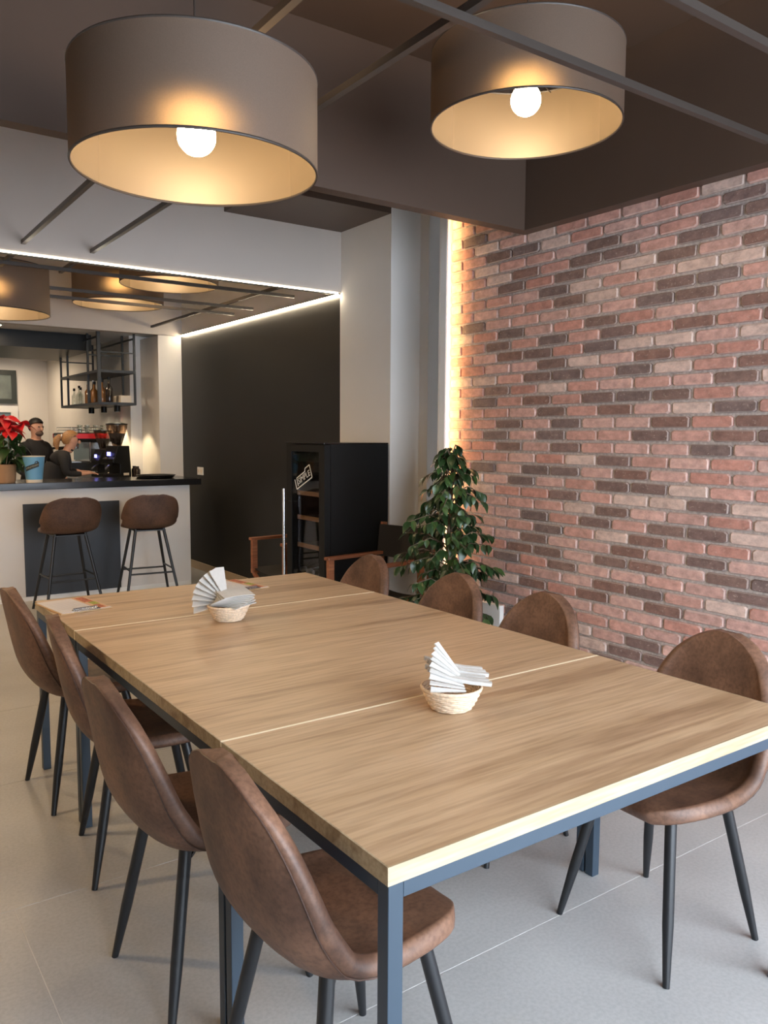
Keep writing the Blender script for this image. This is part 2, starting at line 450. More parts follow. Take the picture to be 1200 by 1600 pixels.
def shade_mats():
    m, nt, b = new_mat('taupe_shade_fabric')
    out = nt.nodes['Material Output']
    tc = N(nt, 'ShaderNodeTexCoord'); w = N(nt, 'ShaderNodeTexNoise'); w.inputs['Scale'].default_value = 260
    nt.links.new(tc.outputs['Object'], w.inputs['Vector'])
    cr = N(nt, 'ShaderNodeValToRGB'); cr.color_ramp.elements[0].color = (0.110, 0.074, 0.052, 1); cr.color_ramp.elements[1].color = (0.160, 0.110, 0.079, 1)
    nt.links.new(w.outputs['Fac'], cr.inputs['Fac']); nt.links.new(cr.outputs['Color'], b.inputs['Base Color'])
    b.inputs['Roughness'].default_value = 0.7
    tl = N(nt, 'ShaderNodeBsdfRefraction'); tl.inputs['Color'].default_value = (0.75, 0.60, 0.42, 1); tl.inputs['IOR'].default_value = 1.25; tl.inputs['Roughness'].default_value = 0.62
    mix = N(nt, 'ShaderNodeMixShader'); mix.inputs['Fac'].default_value = 0.16
    nt.links.new(b.outputs[0], mix.inputs[1]); nt.links.new(tl.outputs[0], mix.inputs[2])
    nt.links.new(mix.outputs[0], out.inputs['Surface'])
    m2, nt, b = new_mat('gold_shade_liner')
    out = nt.nodes['Material Output']
    b.inputs['Base Color'].default_value = (0.20, 0.150, 0.098, 1); b.inputs['Roughness'].default_value = 0.45; b.inputs['Metallic'].default_value = 0.2
    tl = N(nt, 'ShaderNodeBsdfRefraction'); tl.inputs['Color'].default_value = (0.8, 0.65, 0.45, 1); tl.inputs['IOR'].default_value = 1.25; tl.inputs['Roughness'].default_value = 0.62
    mix = N(nt, 'ShaderNodeMixShader'); mix.inputs['Fac'].default_value = 0.16
    nt.links.new(b.outputs[0], mix.inputs[1]); nt.links.new(tl.outputs[0], mix.inputs[2])
    nt.links.new(mix.outputs[0], out.inputs['Surface'])
    return m, m2


M['shade'], M['liner'] = shade_mats()

# ================================================================== THE SETTING
XW, XB, YF = 3.41, 3.49, 5.404          # white/black wall plane, brick face plane, fascia plane
ZC, ZLIP, ZSOF, ZBAR = 3.40, 2.658, 3.036, 2.562
XL, YN = -4.2, -0.9                      # left wall, shopfront line

# floor: grout bed and large tiles
floor = struct('floor', B(XL, 4.2, -3.0, 14.2, -0.20, -0.0012), M['grout'])
TP = 0.99
tile_me = MB()
tile_me.quadbox(0.0012, 3 * TP - 0.0012, 0.0012, TP - 0.0012, -0.012, 0)
tm = tile_me.mesh('tile', M['tile'], bevel=0.0012)
for i in range(-3, 2):
    for j in range(-4, 13):
        x0, y0 = (0.44 if j % 2 == 0 else 0.10) + 3 * TP * i, 1.607 + TP * j
        if x0 > 4.1 or x0 < -6.5: continue
        t = link('tile', tm, floor); t.location = (x0, y0, 0)

# ceiling slab, dark
struct('ceiling', B(XL, 4.3, -0.95, 14.2, ZC, ZC + 0.15), M['dark_ceiling'])
# dropped dark frame round the dining table
struct('trim_1', B(XL, XB, 3.425, 3.503, ZLIP, ZC), M['dark_ceiling'])
struct('trim_2', B(XB - 0.082, XB, -0.9, 3.424, ZLIP, ZC), M['dark_ceiling'])
# dark bulkhead box in the corner by the fascia
struct('trim_3', B(2.439, XW, 4.742, YF, ZSOF, ZC), M['dark_ceiling'])
struct('ceiling_bar', B(XL, XW, YF + 0.121, 8.719, 3.15, 3.3), M['grey_fascia'])
# grey fascia beam with its led profile
struct('wall_fascia', B(XL, XW, YF, YF + 0.12, 2.578, ZC), M['grey_fascia'])
# walls on the right
struct('wall_white', B(XW, XW + 0.6, 4.74, YF + 0.015, 0, ZC), M['white'])
wb = struct('wall_black', B(XW, XW + 0.6, YF + 0.015, 8.74, 0, 2.556), M['black_wall'])
struct('wall_upper', B(XW, XW + 0.6, YF + 0.016, 8.74, 2.558, ZC), M['white'])
struct('baseboard_right', B(XW - 0.014, XW, YF + 0.02, 8.74, 0, 0.082), M['baseboard'])
# niche beside the brick wall
struct('wall_niche', B(3.672, 4.3, 4.64, 4.739, 0, ZC), M['white'])
struct('wall_leak_block', B(4.2, 4.3, -0.9, 4.64, 0, ZC), M['white'])  # unseen wall added behind the bricks to stop light leaking in

# brick wall: mortar slab with every brick on it
wall = struct('wall_right', B(XB + 0.008, XB + 0.2, -0.9, 4.172, 0, ZC), M['mortar'])
PZ, PY, Z0C = 0.068, 0.228, 1.483
DARK = []
for (sx, sy, k, pts) in (
    (700, 260, 2.4, ((115, 270), (295, 305), (200, 330), (580, 275), (510, 340), (655, 310), (280, 397), (455, 403), (235, 452), (390, 467), (455, 497), (860, 315), (945, 240), (1110, 85), (1020, 160), (1165, 130), (1170, 250), (860, 420), (1010, 395), (770, 490), (920, 470), (1150, 490), (570, 575), (920, 580), (630, 615), (235, 625), (385, 648), (205, 672), (570, 668), (240, 710), (345, 695), (770, 705), (395, 740), (697, 757), (1150, 720), (325, 787), (440, 775), (1080, 785), (185, 845), (125, 605), (320, 875), (130, 890), (555, 865), (685, 862), (830, 857), (1070, 900), (385, 915), (620, 912), (225, 968), (440, 962), (830, 962), (1150, 955), (175, 1005), (375, 1020), (755, 1010), (1070, 1010), (230, 1052), (435, 1052), (980, 1067), (635, 1107), (330, 1138), (440, 1145), (675, 1155), (275, 1178), (605, 1195))),
    (800, 700, 3.0, ((930, 15), (490, 62), (115, 105), (250, 110), (560, 130), (45, 155), (465, 185), (640, 195), (1190, 220), (230, 222), (915, 280), (475, 303), (100, 322), (385, 350), (725, 393), (1190, 370), (915, 415), (170, 380), (630, 445), (105, 427), (45, 470), (160, 495), (550, 493), (20, 520), (910, 545), (250, 560), (455, 535), (615, 567), (1000, 625), (465, 655), (110, 645), (635, 690), (1110, 710), (390, 700), (165, 705), (725, 770), (455, 790), (620, 810), (300, 790), (325, 855), (720, 890), (380, 935), (620, 930), (1010, 885))),
    (600, 640, 4.0, ((770, 85), (690, 160), (785, 230), (660, 362), (855, 440), (935, 670), (840, 865), (800, 935)))):
    DARK += [(sx + x / k, sy + y / k) for x, y in pts]
dark_set = set()


def course_joint0(n):
    return 2.007 if n % 2 == 0 else 2.121


for x, y in DARK:
    p = onx(x, y, XB)
    n = round((p.z - Z0C) / PZ); kk = math.floor((p.y - course_joint0(n)) / PY)
    dark_set.add((n, kk))

brick_meshes = []
for i in range(10):
    rr = random.Random(100 + i)
    L, Hh, D = PY - 0.0150, PZ - 0.0135, 0.03
    cc = [rr.uniform(0.006, 0.013) for _ in range(4)]
    def ring(x, ins, j):
        a, b = L / 2 - ins, Hh / 2 - ins
        pts = [(-a, -b + cc[0] * .7), (-a + cc[0], -b), (a - cc[1], -b), (a, -b + cc[1] * .7), (a, b - cc[2] * .7), (a - cc[2], b), (-a + cc[3], b), (-a, b - cc[3] * .7)]
        return [(x, p + rr.uniform(-j, j), q + rr.uniform(-j, j)) for p, q in pts]
    mb = MB()
    mb.v = ring(D, 0, 0) + ring(0.005, 0, 0.0018) + ring(0.0, 0.0045, 0.0022)
    for a in (0, 8):
        for q in range(8):
            w = (q + 1) % 8
            mb.f.append((a + q, a + w, a + 8 + w, a + 8 + q))
    mb.f.append(tuple(range(16, 24)))
    bme = mb.mesh('brick', M['brick']); bme.materials.append(M['brick_edge'])
    for p_ in bme.polygons:
        if p_.normal.x > -0.97 and sum(bme.vertices[v_].co.x for v_ in p_.vertices) / 4 < 0.0045: p_.material_index = 1
    brick_meshes.append(bme)
bricks = []
Y_END, Y_START = 4.170, -0.85
for n in range(-22, 24):
    zc = Z0C + n * PZ
    if zc - PZ / 2 < -0.04: continue
    for kk in range(-14, 12):
        yc = course_joint0(n) + (kk + 0.5) * PY
        y0, y1 = yc - PY / 2, yc + PY / 2
        if y1 < Y_START or y0 > Y_END - 0.03: continue
        if zc + PZ / 2 > ZLIP + 0.07 and (y0 < 3.51 or zc > 3.02): continue
        rr = random.Random(n * 131 + kk)
        in_view = proj((XB, yc, zc))[0] < 1215 and proj((XB, yc, zc))[2] > 0
        dark = ((n, kk) in dark_set) if zc > 0.55 and yc > 1.9 else rr.random() < 0.30
        if dark:
            base = rr.choice(((0.190, 0.122, 0.106), (0.200, 0.126, 0.104), (0.180, 0.126, 0.114), (0.225, 0.126, 0.100)))
        else:
            base = rr.choice(((0.50, 0.270, 0.220), (0.52, 0.295, 0.245), (0.48, 0.240, 0.190), (0.55, 0.350, 0.300), (0.52, 0.32, 0.275), (0.56, 0.42, 0.36)))
        v = rr.uniform(0.9, 1.1)
        bricks.append(dict(y0=y0, y1=min(y1, Y_END), zc=zc, col=tuple(c * v for c in base), jx=rr.uniform(-0.003, 0.003), mi=rr.randrange(10), rot=rr.uniform(-0.006, 0.006), view=in_view, full=y1 <= Y_END))


def brick_rank(b):
    x, y, d = proj((XB, (b['y0'] + b['y1']) / 2, b['zc']))
    table_line = 1024 + 0.2745 * (x - 935) + 10
    if d < 0.5 or x > 1205 or y > table_line or y < 250: return -1
    return 1.0 / d


ranked = sorted([b for b in bricks if brick_rank(b) > 0], key=brick_rank, reverse=True)[:300]
ids = set(id(b) for b in ranked)
stuff = MB(); stuff_cols = []
for b in bricks:
    cy = (b['y0'] + b['y1']) / 2; sy = (b['y1'] - b['y0']) / PY
    if id(b) in ids:
        o = link('brick', brick_meshes[b['mi']], wall)
        o.location = (XB - 0.004 + b['jx'], cy, b['zc']); o.scale = (1, sy, 1); o.rotation_euler = (b['rot'], 0, 0)
        o.color = (*b['col'], 1)
    else:
        me = brick_meshes[b['mi']]; base = len(stuff.v)
        for v in me.vertices: stuff.v.append((v.co.x + XB - 0.004 + b['jx'], v.co.y * sy + cy, v.co.z + b['zc']))
        for p in me.polygons:
            stuff.f.append(tuple(base + i for i in p.vertices)); stuff_cols.append(b['col'])
me = bpy.data.meshes.new('brick_remainder'); me.from_pydata(stuff.v, [], stuff.f); me.materials.append(M['brick_stuff'])
ca = me.color_attributes.new('Col', 'FLOAT_COLOR', 'CORNER')
for p in me.polygons:
    for li in p.loop_indices: ca.data[li].color = (*stuff_cols[p.index], 1)
tag(link('brick_remainder', me, wall), 'remaining bricks of the wall', kind='stuff')
for b_me in brick_meshes: pass

# low white panel against the foot of the brick wall, behind the plant
tag(B(XB - 0.04, XB - 0.006, 3.61, 4.165, 0, 0.42).build('low_panel', M['white'], bevel=0.003), 'low white panel standing against the foot of the brick wall behind the plant', 'panel')

# bar zone: bulkhead, pillar, rear walls
struct('wall_bulkhead', B(XL, XW, 8.72, 8.84, ZBAR, ZC), M['grey_fascia'])
struct('wall_pillar', B(3.145, XW + 0.6, 8.741, 9.33, 0, ZBAR - 0.001), M['white'])
struct('wall_rear_right', B(3.016, XW + 0.6, 9.331, 13.3, 0, 2.6), M['white'])
struct('wall_rear', B(XL, XW + 0.6, 13.301, 13.45, 0, 2.6), M['white'])
struct('ceiling_rear', B(XL, XW + 0.6, 8.845, 13.45, 2.601, 2.7), M['white'])
struct('trim_4', B(XL, onz(131, 548, 2.45).x, 9.55, 11.1, 2.42, 2.60), M['black_satin'])
struct('wall_left', B(XL - 0.15, XL, -0.9, 13.45, 0, ZC), M['white'])
# shopfront behind the camera: head beam, kerb, blank wall, opening sized to limit daylight
struct('wall_front', B(0.2, 4.3, -0.95, -0.9, 2.65, ZC), M['frame'])
struct('wall_kerb', B(0.2, 4.3, -0.95, -0.9, 0.0, 0.10), M['frame'])
struct('wall_daylight_block', B(XL, 0.2, -0.95, -0.9, 0.0, ZC), M['white'])  # unseen blank wall added so daylight comes from the right

# rear window and door
win = struct('window_1', B(0.9, 0.905, 13.25, 13.26, 1, 1.01), M['frame_green'])
bpy.data.objects.remove(win, do_unlink=True)
wr = ony(24, 580, 13.29).x; wz1 = ony(20, 579, 13.29).z; wz0 = ony(20, 631, 13.29).z
mb = MB()
mb.quadbox(wr - 1.3, wr, 13.24, 13.298, wz1 - 0.07, wz1); mb.quadbox(wr - 1.3, wr, 13.24, 13.298, wz0, wz0 + 0.07)
mb.quadbox(wr - 0.07, wr, 13.241, 13.297, wz0 + 0.07, wz1 - 0.07); mb.quadbox(wr - 1.3, wr - 1.23, 13.241, 13.297, wz0 + 0.07, wz1 - 0.07)
win = struct('window_1', mb, M['frame_green'])
B(wr - 1.23, wr - 0.07, 13.262, 13.29, wz0 + 0.07, wz1 - 0.07).build('pane', plain('grey_green_pane', (0.17, 0.20, 0.19), 0.15, noise=0.3, scale=3), win)
dr = ony(27, 640, 13.29).x; dz1 = wz0 - 0.03
mb = MB()
mb.quadbox(dr - 1.2, dr, 13.24, 13.298, dz1 - 0.1, dz1); mb.quadbox(dr - 0.10, dr, 13.241, 13.297, 0, dz1 - 0.1); mb.quadbox(dr - 1.2, dr - 1.1, 13.241, 13.297, 0, dz1 - 0.1)
door = struct('door_1', mb, M['plastic_white'])
B(dr - 1.1, dr - 0.10, 13.262, 13.29, 0.02, dz1 - 0.1).build('pane', plain('blue_grey_pane', (0.16, 0.22, 0.24), 0.2), door)

# ------------------------------------------------------------------ led strips (real lights of the room)
def led(name, label, x0, x1, y0, y1, z0, z1, mat, body, bodymat):
    t = thing(name, label, 'LED strip', ((x0 + x1) / 2, (y0 + y1) / 2, z0))
    o = B(x0, x1, y0, y1, z0, z1).build('diffuser', mat); o.parent = t; o.matrix_parent_inverse = Matrix.Translation(-t.location)
    o = B(*body).build('profile', bodymat); o.parent = t; o.matrix_parent_inverse = Matrix.Translation(-t.location)
    return t


led('led_strip', 'white LED line along the bottom edge of the grey fascia beam', XL, XW - 0.03, YF - 0.004, YF + 0.010, 2.569, 2.5775, M['led_white'], (XL, XW - 0.03, YF + 0.013, YF + 0.03, 2.562, 2.5775), M['black_satin'])
led('led_strip', 'white LED line along the top of the black wall', XW - 0.026, XW - 0.014, YF + 0.013, 8.71, 2.5585, 2.567, M['led_wall'], (XW - 0.028, XW - 0.001, YF + 0.013, 8.71, 2.5672, 2.574), M['rod'])
led('led_strip', 'vertical warm LED strip glowing at the far edge of the brick wall', 3.4125, 3.420, 4.125, 4.160, 0.43, 2.98, M['led_warm'], (3.400, 3.412, 4.115, 4.1705, 0.0, 2.98), M['plastic_white'])
struct('trim_5', B(3.400, XB + 0.2, 4.1725, 4.185, 0, ZC), M['white'])

# ================================================================== THE TABLE (three tables pushed together)
TX0, TX1 = 0.755, 2.105
TH, TT, FR = 0.75, 0.034, 0.032


def table(y0, y1, label):
    w, d = TX1 - TX0, y1 - y0
    t = thing('dining_table', label, 'table', (TX0 + w / 2, y0 + d / 2, 0), 0, 'tables pushed together into one long table')
    hw, hd = w / 2 - 0.0005, d / 2 - 0.0008
    e = 0.0036
    B(-hw + e, hw - e, -hd + e, hd - e, TH - TT, TH).build('tabletop', M['oak'], t)
    for a, jn in (((-hw, hw, -hd, -hd + e), y0 > 1.5), ((-hw, hw, hd - e, hd), y1 < 3.5), ((-hw, -hw + e, -hd + e, hd - e), False), ((hw - e, hw, -hd + e, hd - e), False)):
        B(*a, TH - TT, TH + (0.0004 if jn else 0)).build('edge_band', M['joint_edge'] if jn else M['oak_edge'], t)
    fz0, fz1 = TH - TT - FR, TH - TT - 0.0005
    q = 0.004; hx, hy = hw - q, hd - q
    for sx in (-1, 1):
        B(min(sx * hx, sx * (hx - FR)), max(sx * hx, sx * (hx - FR)), -hy + FR, hy - FR, fz0, fz1).build('side_rail', M['frame'], t, bevel=0.0015)
        B(-hx + FR, hx - FR, min(sx * hy, sx * (hy - FR)), max(sx * hy, sx * (hy - FR)), fz0, fz1).build('end_rail', M['frame'], t, bevel=0.0015)
        for sy in (-1, 1):
            B(min(sx * hx, sx * (hx - FR)), max(sx * hx, sx * (hx - FR)), min(sy * hy, sy * (hy - FR)), max(sy * hy, sy * (hy - FR)), 0, fz1).build('leg', M['frame'], t, bevel=0.0015)
    return t


table(1.047, 1.730, 'oak-topped table with slate-blue steel frame at the near end, nearest the camera')
table(1.730, 3.043, 'wide oak-topped middle table carrying the two napkin baskets')
table(3.043, 3.687, 'oak-topped table at the far end carrying the two menus')


# ================================================================== CHAIRS
def shell_mesh(name, prof, wid, dish, mat, thick, ns=12):
    """prof: list of (x,z); wid: half widths; dish: edge lift along the surface normal"""
    # resample with Catmull-Rom
    def cr(P, t):
        m = len(P) - 1; u = t * m; i = min(int(u), m - 1); f = u - i
        p0, p1, p2, p3 = P[max(i - 1, 0)], P[i], P[i + 1], P[min(i + 2, m)]
        return 0.5 * ((2 * p1) + (-p0 + p2) * f + (2 * p0 - 5 * p1 + 4 * p2 - p3) * f * f + (-p0 + 3 * p1 - 3 * p2 + p3) * f ** 3)
    nt_ = 34; verts = []; faces = []; edge = []
    px = [p[0] for p in prof]; pz = [p[1] for p in prof]
    for i in range(nt_ + 1):
        t = i / nt_
        x, z = cr(px, t), cr(pz, t); w = cr(wid, t); d = cr(dish, t)
        e = 1e-3; dx = cr(px, min(t + e, 1)) - cr(px, max(t - e, 0)); dz = cr(pz, min(t + e, 1)) - cr(pz, max(t - e, 0))
        l = math.hypot(dx, dz); nx, nz = dz / l, -dx / l          # normal towards the sitter (front is +x, profile runs front -> back -> up)
        row = []
        for k in range(ns + 1):
            s = -1 + 2 * k / ns
            lift = d * abs(s) ** 2.4
            verts.append((x + nx * lift, w * math.sin(s * PI / 2 * 0.9) / math.sin(PI / 2 * 0.9), z + nz * lift))
    for i in range(nt_):
        for k in range(ns):
            a = i * (ns + 1) + k
            faces.append((a, a + 1, a + ns + 2, a + ns + 1))
    me = bpy.data.meshes.new(name); me.from_pydata(verts, [], faces)
    edge = [verts[k] for k in range(ns + 1)] + [verts[i * (ns + 1) + ns] for i in range(1, nt_ + 1)] + [verts[nt_ * (ns + 1) + k] for k in range(ns - 1, -1, -1)] + [verts[i * (ns + 1)] for i in range(nt_ - 1, 0, -1)]
    bm = bmesh.new(); bm.from_mesh(me)
    bmesh.ops.recalc_face_normals(bm, faces=bm.faces); bm.to_mesh(me); bm.free()
    SEAM_POS = {}
    for v in me.vertices:
        n_ = v.normal.copy()
        if n_.dot(Vector((0.5, 0, 0.8))) > 0: n_ = -n_
        SEAM_POS[v.index] = v.co + n_ * (thick / 2 - 0.0008)
    o = bpy.data.objects.new('tmp', me); COL.objects.link(o)
    so = o.modifiers.new('s', 'SOLIDIFY'); so.thickness = thick; so.offset = 0; so.use_even_offset = False
    ss = o.modifiers.new('u', 'SUBSURF'); ss.levels = 1
    dg = bpy.context.evaluated_depsgraph_get()
    out = bpy.data.meshes.new_from_object(o.evaluated_get(dg)); out.name = name
    bpy.data.objects.remove(o, do_unlink=True); bpy.data.meshes.remove(me)
    out.materials.clear(); out.materials.append(mat)
    for p in out.polygons: p.use_smooth = True
    seam = []
    idx = [1 * (ns + 1) + k for k in range(1, ns)] + [i * (ns + 1) + ns - 1 for i in range(2, nt_)] + [(nt_ - 1) * (ns + 1) + k for k in range(ns - 2, 0, -1)] + [i * (ns + 1) + 1 for i in range(nt_ - 2, 1, -1)]
    for q in idx: seam.append(SEAM_POS[q])
    return out, seam


def chair_proto():
    t = thing('dining_chair', 'x', 'chair', group='brown dining chairs around the long table')
    prof = [(0.205, 0.437), (0.16, 0.453), (0.05, 0.45), (-0.07, 0.445), (-0.165, 0.465), (-0.222, 0.54), (-0.245, 0.63), (-0.260, 0.71), (-0.272, 0.778), (-0.279, 0.818), (-0.283, 0.843), (-0.2855, 0.858), (-0.287, 0.868), (-0.2875, 0.872)]
    wid = [0.115, 0.185, 0.216, 0.224, 0.224, 0.221, 0.213, 0.194, 0.164, 0.130, 0.098, 0.070, 0.042, 0.020]
    dish = [0.000, 0.008, 0.020, 0.040, 0.070, 0.075, 0.060, 0.045, 0.028, 0.014, 0.007, 0.003, 0.001, 0.000]
    me, edge = shell_mesh('shell', prof, wid, dish, M['leather'], 0.042)
    sh = link('shell', me, t)
    MB().tube(edge, 0.0017, 6, closed=True).build('piping', M['seam'], sh, smooth=True)
    for sx in (-1, 1):
        for sy in (-1, 1):
            top = (sx * 0.115 - 0.005, sy * 0.125, 0.445 if sx > 0 else 0.45); bot = (sx * 0.20, sy * 0.20, 0.0)
            MB().tube([top, [top[i] * 0.35 + bot[i] * 0.65 for i in range(3)], bot], [0.0165, 0.0155, 0.0095], 14).build('leg', M['black_metal'], t, smooth=True)
    mb = MB(); mb.bar((-0.12, 0.125, 0.415), (0.12, -0.125, 0.415), 0.03, 0.008); mb.bar((-0.12, -0.125, 0.4145), (0.12, 0.125, 0.4145), 0.03, 0.008)
    mb.build('under_frame', M['black_metal'], t)
    return t


CH = chair_proto()
first = True
SPOTS = [  # x, y, heading (0 faces +x), label
    (0.885, 1.395, 2, 'brown suede chair on the left side, nearest the camera, under the table corner'),
    (0.835, 2.000, 2, 'brown suede chair on the left side, second from the near table corner'),
    (0.905, 2.735, -9, 'brown suede chair on the left side, third from the near end, turned a little'),
    (0.885, 3.390, 2, 'brown suede chair on the left side, farthest, beside the menu at the table corner'),
    (2.012, 1.405, 177, 'brown suede chair on the brick wall side, nearest the camera, four legs in view'),
    (2.015, 2.140, 180, 'brown suede chair in front of the brick wall, second from the near end'),
    (2.015, 2.665, 181, 'brown suede chair on the far side in front of the leafy plant'),
    (2.005, 3.330, 180, 'brown suede chair on the far side in front of the wooden director chair'),
]
for (x, y, a, lab) in SPOTS:
    o = CH if first else copy_tree(CH); first = False
    o.location = (x, y, 0); o.rotation_euler = (0, 0, R(a)); o['label'] = lab


def stool_proto():
    t = thing('bar_stool', 'x', 'bar stool', group='bar stools at the counter')
    prof = [(0.205, 0.655), (0.15, 0.672), (0.04, 0.668), (-0.08, 0.664), (-0.165, 0.688), (-0.205, 0.76), (-0.222, 0.83), (-0.235, 0.895), (-0.242, 0.930), (-0.245, 0.946), (-0.246, 0.955), (-0.2463, 0.959)]
    wid = [0.12, 0.185, 0.215, 0.225, 0.235, 0.238, 0.232, 0.212, 0.180, 0.145, 0.100, 0.045]
    dish = [0.000, 0.010, 0.020, 0.045, 0.085, 0.09, 0.060, 0.040, 0.020, 0.008, 0.003, 0.0]
    me, edge = shell_mesh('shell', prof, wid, dish, M['stool_leather'], 0.034)
    link('shell', me, t)
    c = {}
    for sx in (-1, 1):
        for sy in (-1, 1):
            top = Vector((sx * 0.10, sy * 0.12, 0.655)); bot = Vector((sx * 0.205, sy * 0.235, 0.0)); c[sx, sy] = (top, bot)
            MB().tube([top, bot], [0.014, 0.011], 12).build('leg', M['black_metal'], t, smooth=True)
    def at(k, z):
        a, b = c[k]; f = (a.z - z) / (a.z - b.z); return a + (b - a) * f
    for a, b, z in (((-1, -1), (-1, 1), 0.27), ((1, -1), (1, 1), 0.27), ((-1, -1), (1, -1), 0.30), ((-1, 1), (1, 1), 0.30)):
        MB().tube([at(a, z), at(b, z)], 0.008, 10).build('footrest', M['black_metal'], t, smooth=True)
    mb = MB(); mb.bar((-0.14, 0, 0.643), (0.14, 0, 0.643), 0.26, 0.01); mb.build('seat_plate', M['black_metal'], t)
    return t


ST = stool_proto()
for i, (px_, yy, a, lab) in enumerate(((103, 6.98, 92, 'dark brown suede bar stool with black legs in front of the dark counter panel'), (229, 6.98, 84, 'dark brown suede bar stool with black legs against the white counter front'))):
    o = ST if i == 0 else copy_tree(ST)
    d = ray(px_, 800); o.location = (d.x / d.y * yy, yy, 0); o.rotation_euler = (0, 0, R(a)); o['label'] = lab


# ------------------------------------------------------------------ director chairs (local: faces +x)
def director_proto():
    t = thing('director_chair', 'x', 'chair', group='wooden director chairs by the wall')
    W, ZA = 0.235, 0.655
    tk = M['teak']
    for s in (-1, 1):
        B(-0.25, 0.27, s * W - 0.026, s * W + 0.026, ZA - 0.022, ZA).build('armrest', tk, t, bevel=0.004)
        MB().bar((0.235, s * W, 0.40), (0.235, s * W, ZA - 0.0225), 0.03, 0.045).build('front_post', tk, t)
        MB().bar((-0.16, s * W, 0.40), (-0.16, s * W, ZA - 0.0225), 0.03, 0.04).build('rear_post', tk, t)
        MB().bar((-0.225, s * (W + 0.012), 0.40), (-0.275, s * (W + 0.012), 0.86), 0.024, 0.042, up=(1, 0, 0)).build('back_post', tk, t)
        B(-0.24, 0.26, s * W - 0.016, s * W + 0.016, 0.40 - 0.034, 0.40).build('seat_rail', tk, t, bevel=0.003)
        B(-0.24, 0.26, s * W - 0.016, s * W + 0.016, 0.0, 0.032).build('floor_rail', tk, t, bevel=0.003)
    for x in (-0.2, 0.22):
        MB().bar((x, -W, 0.03), (x, W, 0.37), 0.018, 0.036).build('cross_leg', tk, t)
        MB().bar((x + 0.02, W, 0.03), (x + 0.02, -W, 0.37), 0.018, 0.036).build('cross_leg', tk, t)
    # sagging canvas seat and back
    mb = MB(); n = 10
    for i in range(n + 1):
        s = -1 + 2 * i / n; z = 0.405 - 0.03 * (1 - s * s)
        for x in (-0.22, 0.24): mb.v += [(x, s * (W + 0.012), z), (x, s * (W + 0.012), z + 0.004)]
    for i in range(n):
        a = i * 4
        mb.f += [(a + 1, a + 3, a + 7, a + 5), (a, a + 4, a + 6, a + 2), (a, a + 1, a + 5, a + 4), (a + 2, a + 6, a + 7, a + 3)]
    mb.f += [(0, 2, 3, 1), (n * 4, n * 4 + 1, n * 4 + 3, n * 4 + 2)]
    mb.build('seat', M['canvas'], t, smooth=True)
    mb = MB()
    for i in range(n + 1):
        s = -1 + 2 * i / n; dx = -0.025 * (1 - s * s)
        for z in (0.62, 0.845):
            xb = -0.225 - (z - 0.40) / 0.46 * 0.05 + dx + 0.024
            mb.v += [(xb, s * (W + 0.026), z), (xb + 0.004, s * (W + 0.026), z)]
    for i in range(n):
        a = i * 4
        mb.f += [(a + 1, a + 3, a + 7, a + 5), (a, a + 4, a + 6, a + 2), (a, a + 1, a + 5, a + 4), (a + 2, a + 6, a + 7, a + 3)]
    mb.f += [(0, 2, 3, 1), (n * 4, n * 4 + 1, n * 4 + 3, n * 4 + 2)]
    mb.build('backrest', M['canvas'], t, smooth=True)
    return t


DCH = director_proto()
DCH.location = (3.09, 4.41, 0); DCH.rotation_euler = (0, 0, R(188)); DCH['label'] = 'teak director chair with black canvas in front of the wine cooler beside the plant'
d2 = copy_tree(DCH); d2.location = (3.115, 5.63, 0); d2.rotation_euler = (0, 0, R(184)); d2['label'] = 'teak director chair half hidden behind the wine cooler by the black wall'

# ================================================================== WINE COOLER
fx0, fx1, fy0, fy1, fh = 2.862, 3.40, 4.748, 5.29, 1.425
wc = thing('wine_cooler', 'tall black wine cooler with glass door and chrome bar handle against the wall', 'wine cooler', ((fx0 + fx1) / 2, (fy0 + fy1) / 2, 0))


def rel(o, t):
    o.parent = t; o.matrix_parent_inverse = Matrix.Translation(-t.location); return o


mb = MB()
dx = fx0 + 0.05
mb.quadbox(dx, fx1, fy0, fy0 + 0.03, 0.03, fh - 0.012); mb.quadbox(dx, fx1, fy1 - 0.03, fy1, 0.03, fh - 0.012)
mb.quadbox(fx1 - 0.03, fx1, fy0 + 0.03, fy1 - 0.03, 0.03, fh - 0.012); mb.quadbox(dx, fx1 - 0.03, fy0 + 0.03, fy1 - 0.03, 0.03, 0.10); mb.quadbox(dx, fx1 - 0.03, fy0 + 0.03, fy1 - 0.03, fh - 0.14, fh - 0.012)
rel(mb.build('body', M['black_satin']), wc)
rel(B(fx0 - 0.004, fx1, fy0 - 0.002, fy1 + 0.002, fh - 0.0115, fh).build('top_cap', M['black_gloss'], bevel=0.002), wc)
for (a, b) in ((dx + 0.03, fy0 + 0.04), (dx + 0.03, fy1 - 0.04), (fx1 - 0.04, fy0 + 0.04), (fx1 - 0.04, fy1 - 0.04)):
    rel(MB().lathe([(0.018, 0), (0.018, 0.0295)], 12, (a, b, 0)).build('foot', M['black_satin']), wc)
dz0, dz1 = 0.06, fh - 0.016
mb = MB()
mb.quadbox(fx0, dx - 0.003, fy0, fy0 + 0.075, dz0, dz1); mb.quadbox(fx0, dx - 0.003, fy1 - 0.075, fy1, dz0, dz1)
mb.quadbox(fx0, dx - 0.003, fy0 + 0.0751, fy1 - 0.0751, dz0, dz0 + 0.07); mb.quadbox(fx0, dx - 0.003, fy0 + 0.0751, fy1 - 0.0751, dz1 - 0.05, dz1)
door_o = rel(mb.build('door', M['black_satin']), wc)
gp = B(fx0 + 0.006, fx0 + 0.012, fy0 + 0.076, fy1 - 0.076, dz0 + 0.071, dz1 - 0.051).build('glass_pane', M['fridge_glass']); gp.parent = door_o
hb = MB(); hy = fy1 - 0.055
